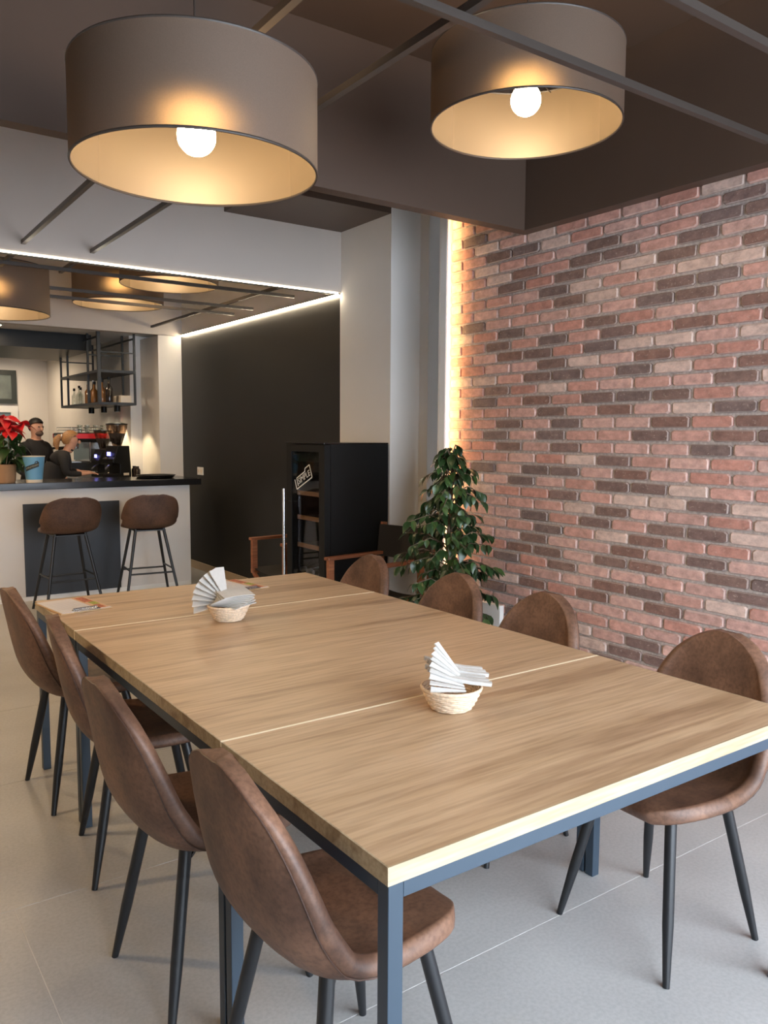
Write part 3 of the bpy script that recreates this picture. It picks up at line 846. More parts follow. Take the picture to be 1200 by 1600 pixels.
hb.tube([(fx0 - 0.055, hy, 0.26), (fx0 - 0.055, hy, 1.085)], 0.011, 14)
hb = hb.build('handle', M['chrome'], smooth=True); hb.parent = door_o
for z in (0.36, 0.99):
    m_ = MB().tube([(fx0 - 0.05, hy, z), (fx0 + 0.001, hy, z)], 0.007, 10).build('handle_mount', M['chrome'], smooth=True); m_.parent = hb
for z in (1.045, 0.865, 0.66, 0.43):
    rel(B(dx + 0.004, fx1 - 0.05, fy0 + 0.032, fy1 - 0.032, z, z + 0.012).build('shelf', M['black_metal']), wc)
    rel(B(dx - 0.0, dx + 0.0035, fy0 + 0.05, fy1 - 0.05, z - 0.006, z + 0.026).build('shelf_front', M['wood_shelf']), wc) if z > 0.5 else None
rel(B(dx + 0.002, dx + 0.006, fy0 + 0.18, fy0 + 0.20, fh - 0.118, fh - 0.10).build('display', M['red_light']), wc)
# tilted logo sticker on the glass
lg = thing('x', None, None); bpy.data.objects.remove(lg, do_unlink=True)
stick = MB()
cyy, czz, tl = fy0 + 0.30, 1.175, R(24)
def door_pt(u, v, off=0.0):   # u along -y (to the right in the picture), v up
    uu = u * math.cos(tl) - v * math.sin(tl); vv = u * math.sin(tl) + v * math.cos(tl)
    return (fx0 - 0.0005 - off, cyy - uu, czz + vv)
for a, b in (((-0.125, -0.045), (0.115, -0.045)), ((0.115, -0.045), (0.115, 0.05)), ((0.115, 0.05), (0.045, 0.05)), ((0.045, 0.05), (0.035, 0.03)), ((0.035, 0.03), (-0.095, 0.03)), ((-0.125, -0.045), (-0.125, 0.03)), ((-0.095, 0.03), (-0.095, -0.03))):
    stick.bar(door_pt(*a, -0.0055), door_pt(*b, -0.0055), 0.008, 0.001, up=(1, 0, 0))
so = stick.build('logo_outline', M['sticker']); so.parent = gp
tx = text_mesh('logo_text', 'SIMPLE', 0.062, M['sticker'])
tx.matrix_world = Matrix.Translation(Vector(door_pt(0.008, -0.004, -0.0052))) @ Matrix.Rotation(tl, 4, 'X').inverted() @ Matrix(((0, 0, -1, 0), (-1, 0, 0, 0), (0, 1, 0, 0), (0, 0, 0, 1)))
_mw = tx.matrix_world.copy(); tx.parent = gp; tx.matrix_parent_inverse = Matrix.Identity(4); tx.matrix_basis = _mw
# bottles lying in the cooler, necks to the door
bm_ = MB(); bm_.lathe([(0.0, 0), (0.036, 0.0), (0.037, 0.18), (0.014, 0.24), (0.0135, 0.29), (0.016, 0.291), (0.016, 0.305), (0, 0.305)], 14)
wine_me = bm_.mesh('wine_bottle', M['dark_bottle'], smooth=True)
cap_me = MB().lathe([(0.0165, 0.262), (0.0168, 0.308), (0, 0.309)], 12, cap0=False).mesh('foil_cap', M['steel'], smooth=True)
row_n = ('upper', 'lower')
for r_, z in enumerate((0.481, 0.143)):
    for c_ in range(5):
        y = fy0 + 0.08 + c_ * 0.094
        o = link('wine_bottle', wine_me); o.location = (dx + 0.325, y, z); o.rotation_euler = (0, R(-90), 0)
        tag(o, f'wine bottle lying on the {row_n[r_]} of the two filled shelves inside the wine cooler', 'bottle', f'wine bottles on the {row_n[r_]} cooler shelf')
        link('foil_cap', cap_me, o)

# ================================================================== BAR COUNTER
CY, CX1 = 7.53, 2.998
bc = thing('bar_counter', 'white bar counter with an anthracite panel on its front', 'counter', (0.6, CY, 0))
rel(B(XL + 0.01, CX1, CY, CY + 0.10, 0, 0.985).build('front', M['counter_white']), bc)
rel(B(CX1 - 0.10, CX1, CY + 0.1001, CY + 0.55, 0, 0.985).build('end_panel', M['counter_white']), bc)
rel(B(1.47, 2.306, CY - 0.010, CY - 0.0005, 0.041, 0.861).build('front_panel', M['counter_panel']), bc)
rel(B(XL + 0.01, CX1 - 0.0, CY - 0.004, CY - 0.0003, 0.0, 0.038).build('plinth_strip', M['plastic_white']), bc)
tag(B(XL + 0.01, CX1 + 0.11, CY - 0.03, CY + 0.60, 0.986, 1.046).build('worktop', M['worktop'], bevel=0.003), 'glossy black worktop lying on the white bar counter', 'worktop')
# trays on the worktop
for i, (dxx, lab) in enumerate(((0.0, 'round black serving tray lying on the worktop near its end, lower of two'), (0.012, 'round black serving tray lying on top of another tray'))):
    o = MB().lathe([(0.0, 0.003), (0.165, 0.003), (0.188, 0.014), (0.19, 0.0145), (0.19, 0.0125), (0.168, 0.0), (0, 0)], 36).build('serving_tray', M['black_satin'], smooth=True)
    o.location = (2.76 + dxx, CY + 0.30, 1.0465 + i * 0.0155); tag(o, lab, 'tray', 'black serving trays')


# ------------------------------------------------------------------ poinsettia, pots
def pot_at(x, y): return onz(x, y, 1.046)


p = onz(8, 751, 1.046)
tan = thing('poinsettia', 'red poinsettia in a tan pot on the bar worktop', 'potted plant', (p.x - 0.06, CY + 0.14, 1.0465))
MB().lathe([(0.0, 0.001), (0.082, 0.0), (0.088, 0.02), (0.096, 0.155), (0.098, 0.16), (0.092, 0.162), (0.088, 0.145), (0, 0.144)], 28).build('pot', M['pot_tan'], tan, smooth=True)
MB().lathe([(0.0, 0.145), (0.0875, 0.1448), (0, 0.146)], 20).build('soil', M['soil'], tan)
leafp = [(0, 0), (0.25, 0.16), (0.5, 0.27), (0.72, 0.22), (1.0, 0.0), (0.72, -0.22), (0.5, -0.27), (0.25, -0.16)]


def leaf_mesh(name, mat, length, bend=0.25, wf=0.30):
    mb = MB(); n = 6
    for i in range(n + 1):
        t = i / n; w = length * wf * math.sin(PI * min(1, t ** 0.85)) * (1 - 0.15 * t) + 0.0006
        z = -bend * length * t * t
        mb.v += [(t * length, -w, z + w * 0.25), (t * length, 0, z), (t * length, w, z + w * 0.25)]
    for i in range(n):
        a = i * 3; mb.f += [(a, a + 3, a + 4, a + 1), (a + 1, a + 4, a + 5, a + 2)]
    return mb.mesh(name, mat, smooth=True)


br_me = [leaf_mesh('bract', M['bract'], 0.15, 0.5, 0.38), leaf_mesh('bract', M['bract'], 0.125, 0.35, 0.40)]
gl_me = [leaf_mesh('leaf', M['leaf_a'], 0.15, 0.6), leaf_mesh('leaf', M['leaf_b'], 0.13, 0.5)]
rr = random.Random(5)
heads = [(0.0, 0.0, 0.56), (0.12, -0.05, 0.51), (-0.13, -0.03, 0.55), (0.02, 0.10, 0.53), (0.03, -0.12, 0.46)]
mb = MB()
for hx, hy_, hz in heads: mb.tube([(hx * 0.2, hy_ * 0.2, 0.14), (hx * 0.6, hy_ * 0.6, 0.26), (hx, hy_, hz)], 0.004, 6)
mb.build('stem', M['bark'], tan)
for hx, hy_, hz in heads:
    for k in range(8):
        a = k * 2 * PI / 8 + rr.uniform(-0.2, 0.2)
        o = link('bract', rr.choice(br_me), tan); o.location = (hx, hy_, hz + rr.uniform(-0.01, 0.012)); o.rotation_euler = (rr.uniform(-.4, .4), rr.uniform(-0.35, 0.35), a)
    for k in range(8):
        a = rr.uniform(0, 2 * PI)
        o = link('leaf', rr.choice(gl_me), tan); o.location = (hx * 0.8, hy_ * 0.8, rr.uniform(0.19, 0.44)); o.rotation_euler = (rr.uniform(-.3, .3), rr.uniform(0.0, 0.6), a)
p = onz(46, 752, 1.046)
bl = thing('paper_bucket', 'light blue tapered bucket with a dark slanted banner beside the poinsettia', 'bucket', (p.x, CY + 0.06, 1.0465))
MB().lathe([(0.066, 0.0), (0.0682, 0.026)], 32, cap1=False).build('base_band', M['cream'], bl, smooth=True)
MB().lathe([(0.0682, 0.0262), (0.092, 0.226)], 32, cap0=False, cap1=False).build('body', M['pot_blue'], bl, smooth=True)
MB().lathe([(0.0922, 0.2262), (0.0945, 0.228), (0.0945, 0.234), (0.089, 0.234), (0.064, 0.01), (0, 0.009)], 32, cap0=False, cap1=False).build('rim', M['cream'], bl, smooth=True)
# banner and lettering wrapped round the bucket, facing the room
facing = math.atan2(-1, -0.45)


def wrap(u, v, off):
    r = 0.0682 + (v - 0.0262) / 0.2 * 0.0238 + off
    a = facing + u / 0.085
    return (r * math.cos(a), r * math.sin(a), v)


mb = MB(); n = 12
def ban(u):   # banner centre height
    return 0.140 + u * 0.36
for i in range(n + 1):
    u = -0.062 + 0.124 * i / n; h = 0.020
    mb.v += [wrap(u, ban(u) - h, 0.0008), wrap(u, ban(u) + h, 0.0008)]
for i in range(n): mb.f.append((2 * i, 2 * i + 2, 2 * i + 3, 2 * i + 1))
b0 = len(mb.v)
for u, v in ((0.022, ban(0.03) + 0.015), (0.058, ban(0.05) + 0.018), (0.050, ban(0.05) + 0.034), (0.030, ban(0.03) + 0.036)): mb.v.append(wrap(u, v, 0.0009))
mb.f.append((b0, b0 + 1, b0 + 2, b0 + 3))
mb.build('banner', M['dark_print'], bl)
tx = text_mesh('banner_text', 'SIMPLE·FOODS', 0.021, M['gold_print'], bl, extrude=0)
for v in tx.data.vertices:
    u = v.co.x * 0.82; w = wrap(u, ban(u) + v.co.y, 0.0016); v.co = w

# ================================================================== BACK BAR: counter, machine, grinders, rack
tag(B(2.42, 3.012, 8.86, 11.9, 0, 0.965).build('back_counter', M['black_satin'], bevel=0.004), 'low black back counter along the rear wall carrying the coffee machine', 'counter')
tag(B(2.40, 3.013, 8.85, 11.9, 0.9655, 0.99).build('steel_worktop', M['steel'], bevel=0.003), 'steel worktop on the back counter under the coffee machine', 'worktop')
ZT = 0.9905
cmx, cmy = 2.70, 10.05
cm = thing('coffee_machine', 'chrome espresso machine with red trim on the back counter', 'coffee machine', (cmx, cmy, ZT))
W2, D2 = 0.36, 0.27
B(-D2, D2, -W2, W2, 0.05, 0.15).build('base', M['black_satin'], cm, bevel=0.01)
B(-D2 - 0.03, -D2 + 0.12, -W2 + 0.02, W2 - 0.02, 0.151, 0.166).build('drip_tray', M['steel'], cm, bevel=0.003)
B(-0.06, D2, -W2, W2, 0.151, 0.40).build('body', M['chrome'], cm, bevel=0.015)
B(-D2 - 0.02, D2, -W2 - 0.01, W2 + 0.01, 0.401, 0.50).build('head', M['black_satin'], cm, bevel=0.02)
B(-D2 - 0.024, -D2 - 0.0205, -W2 + 0.05, W2 - 0.05, 0.42, 0.47).build('button_panel', M['steel'], cm)
for s in (-1, 1):
    B(-D2 - 0.022, D2 - 0.1, s * (W2 + 0.013) - 0.012, s * (W2 + 0.013) + 0.012, 0.43, 0.49).build('end_trim', M['red_plastic'], cm, bevel=0.006)
    MB().tube([(-D2 + 0.02, s * (W2 - 0.03), 0.40), (-D2 - 0.03, s * (W2 - 0.03), 0.34), (-D2 - 0.04, s * (W2 - 0.03), 0.22)], 0.007, 8).build('steam_wand', M['chrome'], cm, smooth=True)
    g = MB().lathe([(0.035, 0.0), (0.042, 0.05), (0.042, 0.09)], 16, (-0.16, s * 0.15, 0.311)).build('group_head', M['chrome'], cm, smooth=True)
    MB().tube([(-0.20, s * 0.15, 0.325), (-0.36, s * 0.15, 0.31)], [0.012, 0.015], 8).build('portafilter', M['black_satin'], g, smooth=True)
for (a, b) in ((-0.2, -0.3), (-0.2, 0.3), (0.2, -0.3), (0.2, 0.3)):
    MB().lathe([(0.02, 0), (0.02, 0.05)], 10, (a, b, 0)).build('foot', M['steel'], cm)
mb = MB()
for z in (0.53, 0.56): mb.tube([(-D2 + 0.02, -W2 + 0.02, z), (-D2 + 0.02, W2 - 0.02, z), (D2 - 0.02, W2 - 0.02, z), (D2 - 0.02, -W2 + 0.02, z)], 0.004, 6, closed=True)
for a, b in ((-D2 + 0.02, -W2 + 0.02), (-D2 + 0.02, W2 - 0.02), (D2 - 0.02, W2 - 0.02), (D2 - 0.02, -W2 + 0.02)): mb.tube([(a, b, 0.50), (a, b, 0.56)], 0.004, 6)
mb.build('cup_rail', M['chrome'], cm)
B(-D2 - 0.0245, -D2 - 0.021, -0.30, -0.02, 0.055, 0.13).build('badge_plate', M['steel'], cm)
cup_me = MB().lathe([(0.0, 0.002), (0.020, 0.0), (0.030, 0.022), (0.034, 0.055), (0.031, 0.055), (0.027, 0.022), (0, 0.006)], 16).mesh('cup', M['plastic_white'], smooth=True)
glass_me = MB().lathe([(0.0, 0.002), (0.026, 0.0), (0.031, 0.09), (0.029, 0.09), (0.0245, 0.006), (0, 0.006)], 14).mesh('drinking_glass', M['glass'], smooth=True)
for i in range(8):
    gg = i >= 4
    o = link('drinking_glass' if gg else 'coffee_cup', glass_me if gg else cup_me)
    o.location = (cmx - 0.13 + 0.10 * (i % 4) * 0.9, cmy + (-0.24 if gg else 0.12) + 0.02 * (i % 2), ZT + 0.5005)
    tag(o, 'small clear drinking glass standing on top of the espresso machine' if gg else 'small white coffee cup standing on top of the espresso machine', 'glass' if gg else 'cup', 'glasses on the espresso machine' if gg else 'cups on the espresso machine')
    if gg: pass


def grinder(label, x, y, s=1.0, rz=0.0, light='blue'):
    g = thing('coffee_grinder', label, 'coffee grinder', (x, y, ZT), rz, 'coffee grinders on the back counter'); g.scale = (s, s, s)
    mb = MB(); mb.prism([(-0.10, 0.0), (0.12, 0.0), (0.12, 0.05), (0.10, 0.34), (-0.04, 0.34), (-0.08, 0.22), (-0.10, 0.20), (-0.10, 0.16), (-0.02, 0.15), (-0.02, 0.05), (-0.10, 0.04)], 0.20, Matrix(((1, 0, 0, 0), (0, 0, -1, 0.10), (0, 1, 0, 0), (0, 0, 0, 1))))
    mb.build('body', M['black_satin'], g, bevel=0.006)
    MB().lathe([(0.045, 0.341), (0.055, 0.37), (0.105, 0.53), (0.108, 0.56)], 20, (0.02, 0, 0), cap0=False, cap1=False).build('hopper', M['grinder_hopper'], g, smooth=True)
    MB().lathe([(0.0, 0.345), (0.052, 0.366), (0.088, 0.47), (0, 0.475)], 18, (0.02, 0, 0)).build('coffee_beans', M['soil'], g, smooth=True)
    MB().lathe([(0.112, 0.5605), (0.112, 0.572), (0.03, 0.585), (0, 0.585)], 20, (0.02, 0, 0)).build('lid', M['black_satin'], g, smooth=True)
    B(-0.0865, -0.0815, -0.03, 0.03, 0.235, 0.275).build('display', M['blue_light'], g)
    B(0.02, 0.085, -0.1035, -0.1005, 0.03, 0.055).build('label_plate', M['cream'], g)
    MB().tube([(-0.06, -0.02, 0.15), (-0.13, -0.05, 0.13), (-0.17, -0.06, 0.10)], 0.009, 8).build('portafilter_fork', M['steel'], g, smooth=True)
    return g


grinder('tall black coffee grinder with a wide hopper nearest the pillar', 2.74, 9.02, 1.05, R(18))
grinder('black coffee grinder between the espresso machine and the taller grinder', 2.70, 9.40, 0.92, R(10))
jar_me = MB().lathe([(0, 0), (0.03, 0), (0.032, 0.09), (0.018, 0.11), (0.018, 0.13), (0, 0.13)], 12).mesh('small_jar', M['dark_bottle'], smooth=True)
for i in range(2):
    o = link('small_jar', jar_me); o.location = (2.95, 8.93 + 0.11 * i, ZT)
    tag(o, 'small dark jar on the back counter beside the pillar, nearer one' if i == 0 else 'small dark jar on the back counter beside the pillar, farther one', 'jar', 'small jars on the back counter')

# hanging rack
rx0, rx1, ry0, ry1 = 2.575, 2.965, 9.0, 10.62
zl, zu, zt = 1.80, 2.15, 2.52
rk = thing('hanging_rack', 'black metal hanging rack with two shelves above the coffee machine', 'shelf rack', ((rx0 + rx1) / 2, (ry0 + ry1) / 2, zl))
for x in (rx0, rx1):
    for y in (ry0, ry0 + 0.42, ry1 - 0.32, ry1):
        w = 0.034 if (x == rx0 and y == ry0) else 0.022
        rel(B(x - w / 2, x + w / 2, y - w / 2, y + w / 2, zl, 2.600).build('post', M['black_metal']), rk)
for z, nm in ((zl, 'shelf'), (zu, 'shelf')):
    rel(B(rx0 + 0.012, rx1 - 0.012, ry0 + 0.012, ry1 - 0.012, z, z + 0.018).build(nm, M['counter_panel']), rk)
    for x in (rx0, rx1): rel(B(x - 0.0105, x + 0.0105, ry0, ry1, z - 0.004, z + 0.024).build('side_rail', M['counter_panel']), rk)
    for y in (ry0, ry1): rel(B(rx0, rx1, y - 0.0108, y + 0.0108, z - 0.0045, z + 0.0245).build('end_rail', M['counter_panel']), rk)
for x in (rx0, rx1): rel(B(x - 0.009, x + 0.009, ry0, ry1, zt, zt + 0.018).build('top_rail', M['black_metal']), rk)
for y in (ry0, ry0 + 0.42, ry1): rel(B(rx0, rx1, y - 0.009, y + 0.009, 2.36, 2.374).build('cross_rail', M['black_metal']), rk)
# spotlights under the rack
for i, y in enumerate((9.12, 9.62, 10.14)):
    nm = ('nearest the pillar', 'in the middle', 'farthest from the pillar')[i]
    sp = thing('spotlight', f'small black cylinder spotlight under the hanging rack, {nm}', 'spotlight', (2.80, y, zl - 0.075), 0, 'spotlights under the rack')
    MB().lathe([(0.034, 0.0), (0.034, 0.07), (0.0, 0.07)], 18, cap0=False).build('housing', M['black_satin'], sp, smooth=True)
    MB().lathe([(0.0, 0.0), (0.028, 0.0), (0, 0.001)], 16, (0, 0, 0.006)).build('lens', M['spot_glow'], sp)
    ld = bpy.data.lights.new('spot_beam', 'SPOT'); ld.energy = 22; ld.color = (1.0, 0.78, 0.48); ld.spot_size = R(80); ld.spot_blend = 0.5; ld.shadow_soft_size = 0.02
    lo = bpy.data.objects.new('spot_beam', ld); COL.objects.link(lo); lo.parent = sp; lo.location = (0, 0, -0.004); lo.rotation_euler = (0, R(-18), 0)


# bottles on the rack
def bottle_me(name, mat, r, h, neck=0.3):
    return MB().lathe([(0, 0.0), (r * 0.95, 0.0), (r, 0.006), (r, h * (1 - neck - 0.12)), (r * 0.38, h * (1 - neck)), (r * 0.34, h * 0.93), (r * 0.44, h * 0.935), (r * 0.44, h), (0, h)], 16).mesh(name, mat, smooth=True)


bts = [('clear glass', M['glass'], 0.032, 0.22), ('clear glass', M['glass'], 0.034, 0.25), ('clear glass', M['glass'], 0.032, 0.22), ('dark glass', M['dark_bottle'], 0.034, 0.27), ('amber', M['amber'], 0.038, 0.27), ('dark glass', M['dark_bottle'], 0.036, 0.28), ('amber', M['amber'], 0.04, 0.26), ('amber', M['amber'], 0.04, 0.29), ('amber', M['amber'], 0.038, 0.27), ('dark glass', M['dark_bottle'], 0.04, 0.29)]
ys = [10.52, 10.40, 10.22, 10.02, 9.90, 9.78, 9.64, 9.46, 9.33, 9.17]
ordn = ['first', 'second', 'third', 'fourth', 'fifth', 'sixth', 'seventh', 'eighth', 'ninth', 'last']
for i, ((cn, mt, r_, h_), y) in enumerate(zip(bts, ys)):
    o = link('bottle', bottle_me('bottle', mt, r_, h_)); o.location = (2.70 + 0.03 * (i % 2), y, zl + 0.0185)
    tag(o, f'{cn} bottle on the hanging rack, {ordn[i]} counting from its left end', 'bottle', 'bottles on the hanging rack')
    MB().lathe([(r_ * 0.46, h_ - 0.03), (r_ * 0.46, h_ + 0.002), (0, h_ + 0.002)], 12, cap0=False).build('stopper', M['steel'] if i in (3, 4, 5) else M['black_satin'], o)
    B(-0.0, 0.001, 0, 0.001, 0, 0.001)
tag(B(2.82, 2.94, 9.05, 9.75, zl + 0.0185, zl + 0.105).build('wooden_crate', M['cream'], bevel=0.004), 'low pale wooden box lying on the lower rack shelf beside the bottles', 'box')
# rear ceiling: one visible downlight, three unseen ones added as warm fill
pz = ony(8, 571, 12.6)
for k, (xx, yy, lab) in enumerate(((pz.x, pz.y, 'round recessed downlight in the rear ceiling above the rear window'), (1.6, 9.2, 'unseen downlight added for warm light above the bar staff'), (0.2, 9.2, 'unseen downlight added for warm light beyond the left picture edge behind the bar'), (2.2, 11.9, 'unseen downlight added for warm light behind the black ceiling box'))):
    dl = thing('downlight', lab, 'ceiling light', (xx, yy, 2.588), 0, 'downlights in the rear ceiling')
    MB().lathe([(0.055, 0.0), (0.075, 0.0), (0.075, 0.0125), (0.055, 0.0125)], 24, cap0=False, cap1=False).build('trim_ring', M['plastic_white'], dl)
    MB().lathe([(0.0, 0.006), (0.0545, 0.006), (0, 0.008)], 20).build('lens', M['down_glow'], dl)
# socket on the black wall
sk = thing('wall_socket', 'white double wall socket on the black wall at counter height', 'socket', (XW - 0.006, 8.234, 1.084))
B(-0.006, 0.0055, -0.075, 0.075, -0.042, 0.042).build('plate', M['plastic_white'], sk, bevel=0.002)
for s in (-1, 1): MB().tube([(-0.0062, s * 0.036, 0), (-0.0085, s * 0.036, 0)], 0.02, 16).build('outlet', M['cream'], sk)


# ================================================================== PEOPLE (behind the counter)
def skin_body(name, joints, edges, root, subdiv=1):
    me = bpy.data.meshes.new(name); keys = list(joints)
    me.from_pydata([joints[k][0] for k in keys], [(keys.index(a), keys.index(b)) for a, b in edges], [])
    o = bpy.data.objects.new('tmp_body', me); COL.objects.link(o)
    sk_ = o.modifiers.new('skin', 'SKIN'); sk_.use_smooth_shade = True
    for i, k in enumerate(keys):
        r_ = joints[k][1]; d = me.skin_vertices[0].data[i]
        d.radius = r_ if isinstance(r_, tuple) else (r_, r_); d.use_root = (k == root)
    su = o.modifiers.new('sub', 'SUBSURF'); su.levels = subdiv + 1
    dg = bpy.context.evaluated_depsgraph_get()
    out = bpy.data.meshes.new_from_object(o.evaluated_get(dg)); out.name = name
    bpy.data.objects.remove(o, do_unlink=True)
    return out


def person(label, loc, rz, hgt, lean, neckfwd, hair, pony, arms, drop=0.0):
    """local: faces +x; simple standing barista, bent forward at the waist by lean (m at the shoulders)"""
    t = thing('person', label, 'person', loc, rz)
    k = hgt / 1.72
    L = lean
    J = {'pel': ((0, 0, 0.95), (0.13, 0.16)), 'waist': ((L * 0.35, 0, 1.10), (0.11, 0.14)), 'chest': ((L * 0.75, 0, 1.28 - drop * 0.4), (0.12, 0.165)), 'sh': ((L * 0.95, 0, 1.41 - drop * 0.75), (0.085, 0.13)),
         'neck': ((L * 1.0 + neckfwd * 0.3, 0, 1.48 - drop), 0.055), 'jaw': ((L + neckfwd * 0.8, 0, 1.55 - drop), (0.062, 0.06)), 'head': ((L + neckfwd, 0, 1.62 - drop), (0.094, 0.078)), 'crown': ((L + neckfwd * 0.95, 0, 1.69 - drop), (0.07, 0.062))}
    E_ = [('pel', 'waist'), ('waist', 'chest'), ('chest', 'sh'), ('sh', 'neck'), ('neck', 'jaw'), ('jaw', 'head'), ('head', 'crown')]
    for s, n in ((-1, 'r'), (1, 'l')):
        J['hip' + n] = ((0, s * 0.09, 0.88), (0.095, 0.095)); J['knee' + n] = ((0.02, s * 0.10, 0.48), 0.062); J['ank' + n] = ((-0.02, s * 0.10, 0.08), 0.042); J['toe' + n] = ((0.15, s * 0.11, 0.035), (0.035, 0.04))
        E_ += [('pel', 'hip' + n), ('hip' + n, 'knee' + n), ('knee' + n, 'ank' + n), ('ank' + n, 'toe' + n)]
        el, wr_, ha = arms[0 if s < 0 else 1]
        J['sho' + n] = ((L * 0.93, s * 0.185, 1.39 - drop * 0.75), 0.058); J['el' + n] = (el, 0.044); J['wr' + n] = (wr_, 0.030); 
        E_ += [('sh', 'sho' + n), ('sho' + n, 'el' + n), ('el' + n, 'wr' + n)]
        d = (Vector(ha) - Vector(wr_)).normalized(); side = d.cross(Vector((0, 0, 1))).normalized()
        pm = Vector(wr_) + d * 0.07; J['palm' + n] = (tuple(pm), (0.034, 0.016)); E_.append(('wr' + n, 'palm' + n))
        for q in range(4):
            off = (-1.5 + q) * 0.021; ln = (0.055, 0.072, 0.078, 0.066)[q]
            a = pm + d * 0.035 + side * off; b = a + d * ln * 0.55 + Vector((0, 0, -0.006)); c = b + d * ln * 0.4 + Vector((0, 0, -0.02))
            J[f'f{q}a' + n] = (tuple(a), 0.0095); J[f'f{q}b' + n] = (tuple(b), 0.0085); J[f'f{q}c' + n] = (tuple(c), 0.007)
            E_ += [('palm' + n, f'f{q}a' + n), (f'f{q}a' + n, f'f{q}b' + n), (f'f{q}b' + n, f'f{q}c' + n)]
        th = pm - d * 0.03 + side * (-0.04 * s); th2 = th + d * 0.045 + side * (-0.012 * s)
        J['t1' + n] = (tuple(th), 0.011); J['t2' + n] = (tuple(th2), 0.0085); E_ += [('wr' + n, 't1' + n), ('t1' + n, 't2' + n)]
    J = {a: (tuple(c * k for c in b[0]), tuple(c * k for c in b[1]) if isinstance(b[1], tuple) else b[1] * k) for a, b in J.items()}
    me = skin_body('body', J, E_, 'pel')
    me.materials.clear(); me.materials.append(M['skin']); me.materials.append(M['cloth_black'])
    wrs = [Vector(J['wr' + n][0]) for n in 'rl']; pl = [Vector(J['palm' + n][0]) for n in 'rl']
    for p_ in me.polygons:
        c = p_.center; nk = J['neck'][0]; cloth = not (c.z > nk[2] + 0.035 * k or (c.z > nk[2] - 0.01 * k and math.hypot(c.x - nk[0], c.y - nk[1]) < 0.066 * k))
        for w_, q_ in zip(wrs, pl):
            ax = (q_ - w_).normalized()
            if (c - w_).length < 0.26 * k and (c - w_).dot(ax) > -0.015: cloth = False if (c - w_).length < 0.22 * k and abs(c.z - w_.z) < 0.13 else cloth
        p_.material_index = 1 if cloth else 0; p_.use_smooth = True
    body = link('body', me, t)
    hc = Vector(J['head'][0]); s_ = k
    # face: nose, eyes, mouth, ears
    MB().sphere(hc + Vector((0.080, 0, -0.018)) * s_, 0.016 * s_, 10, 8, (1.1, 0.8, 1.4)).build('nose', M['skin'], body, smooth=True)
    for s in (-1, 1):
        MB().sphere(hc + Vector((0.071, s * 0.030, 0.008)) * s_, 0.010 * s_, 10, 8, (0.7, 1.3, 0.7)).build('eye', M['hair_dark'], body, smooth=True)
        MB().sphere(hc + Vector((-0.005, s * 0.070, -0.005)) * s_, 0.024 * s_, 10, 8, (0.8, 0.35, 1.2)).build('ear', M['skin'], body, smooth=True)
    MB().sphere(hc + Vector((0.062, 0, -0.062)) * s_, 0.016 * s_, 10, 8, (0.5, 1.5, 0.35)).build('mouth', M['red_plastic'] if False else plain('lips', (0.32, 0.12, 0.10), 0.5), body, smooth=True)
    # hair cap
    mb = MB(); c0 = hc + Vector((-0.016, 0, 0.022)) * s_
    nu, nv = 20, 8
    for i in range(nv + 1):
        ph = PI / 2 * (1 - i / nv * 1.45)
        for q in range(nu):
            a = 2 * PI * q / nu; rr_ = 0.098 * s_
            ca_ = math.cos(a); lim = R(-42) if ca_ < -0.35 else (R(-42) + (ca_ + 0.35) / 0.55 * R(58) if ca_ < 0.2 else R(16) + (ca_ - 0.2) / 0.8 * R(12)); ph2 = max(ph, lim)
            mb.v.append((c0.x + rr_ * 1.02 * math.cos(ph2) * math.cos(a), c0.y + rr_ * 0.88 * math.cos(ph2) * math.sin(a), c0.z + rr_ * 1.0 * math.sin(ph2)))
    for i in range(nv):
        for q in range(nu):
            w_ = (q + 1) % nu; mb.f.append((i * nu + q, i * nu + w_, (i + 1) * nu + w_, (i + 1) * nu + q))
    hr = mb.build('hair', hair, body, smooth=True)
    if pony:
        q = hc + Vector((-0.10, 0, 0.045)) * s_
        MB().tube([q, q + Vector((-0.030, 0, 0.0)), q + Vector((-0.058, 0, -0.03)), q + Vector((-0.066, 0, -0.085)), q + Vector((-0.055, 0, -0.14))], [0.022, 0.030, 0.038, 0.034, 0.012], 10).build('ponytail', hair, hr, smooth=True)
        MB().tube([q + Vector((-0.008, 0, 0)), q + Vector((-0.02, 0, 0.003))], 0.026, 12).build('hair_tie', M['plastic_white'], hr, smooth=True)
    else:
        MB().sphere(hc + Vector((0.035, 0, -0.07)) * s_, 0.050 * s_, 14, 10, (0.95, 1.0, 0.7)).build('beard', plain('short_beard', (0.10, 0.058, 0.042), 0.8), body, smooth=True)
    return t


d = ray(92, 700); wy = 9.05
person('blonde woman with a ponytail in black clothes bending over the back counter', (d.x / d.y * wy - 0.16, wy, 0), R(-10), 1.60, 0.22, 0.09, M['hair_blonde'], True,
       (((0.22, -0.22, 1.14), (0.40, -0.14, 1.13), (0.52, -0.12, 1.14)), ((0.22, 0.22, 1.18), (0.38, 0.12, 1.14), (0.52, 0.08, 1.15))), 0.11)
d = ray(54, 690); my = 9.85
person('dark-haired man in black clothes behind the bar beside the poinsettia', (d.x / d.y * my - 0.03, my, 0), R(-62), 1.64, 0.06, 0.035, M['hair_dark'], False,
       (((0.05, -0.25, 1.12), (0.26, -0.17, 1.02), (0.40, -0.12, 1.02)), ((0.05, 0.25, 1.12), (0.26, 0.17, 1.02), (0.40, 0.12, 1.02))))


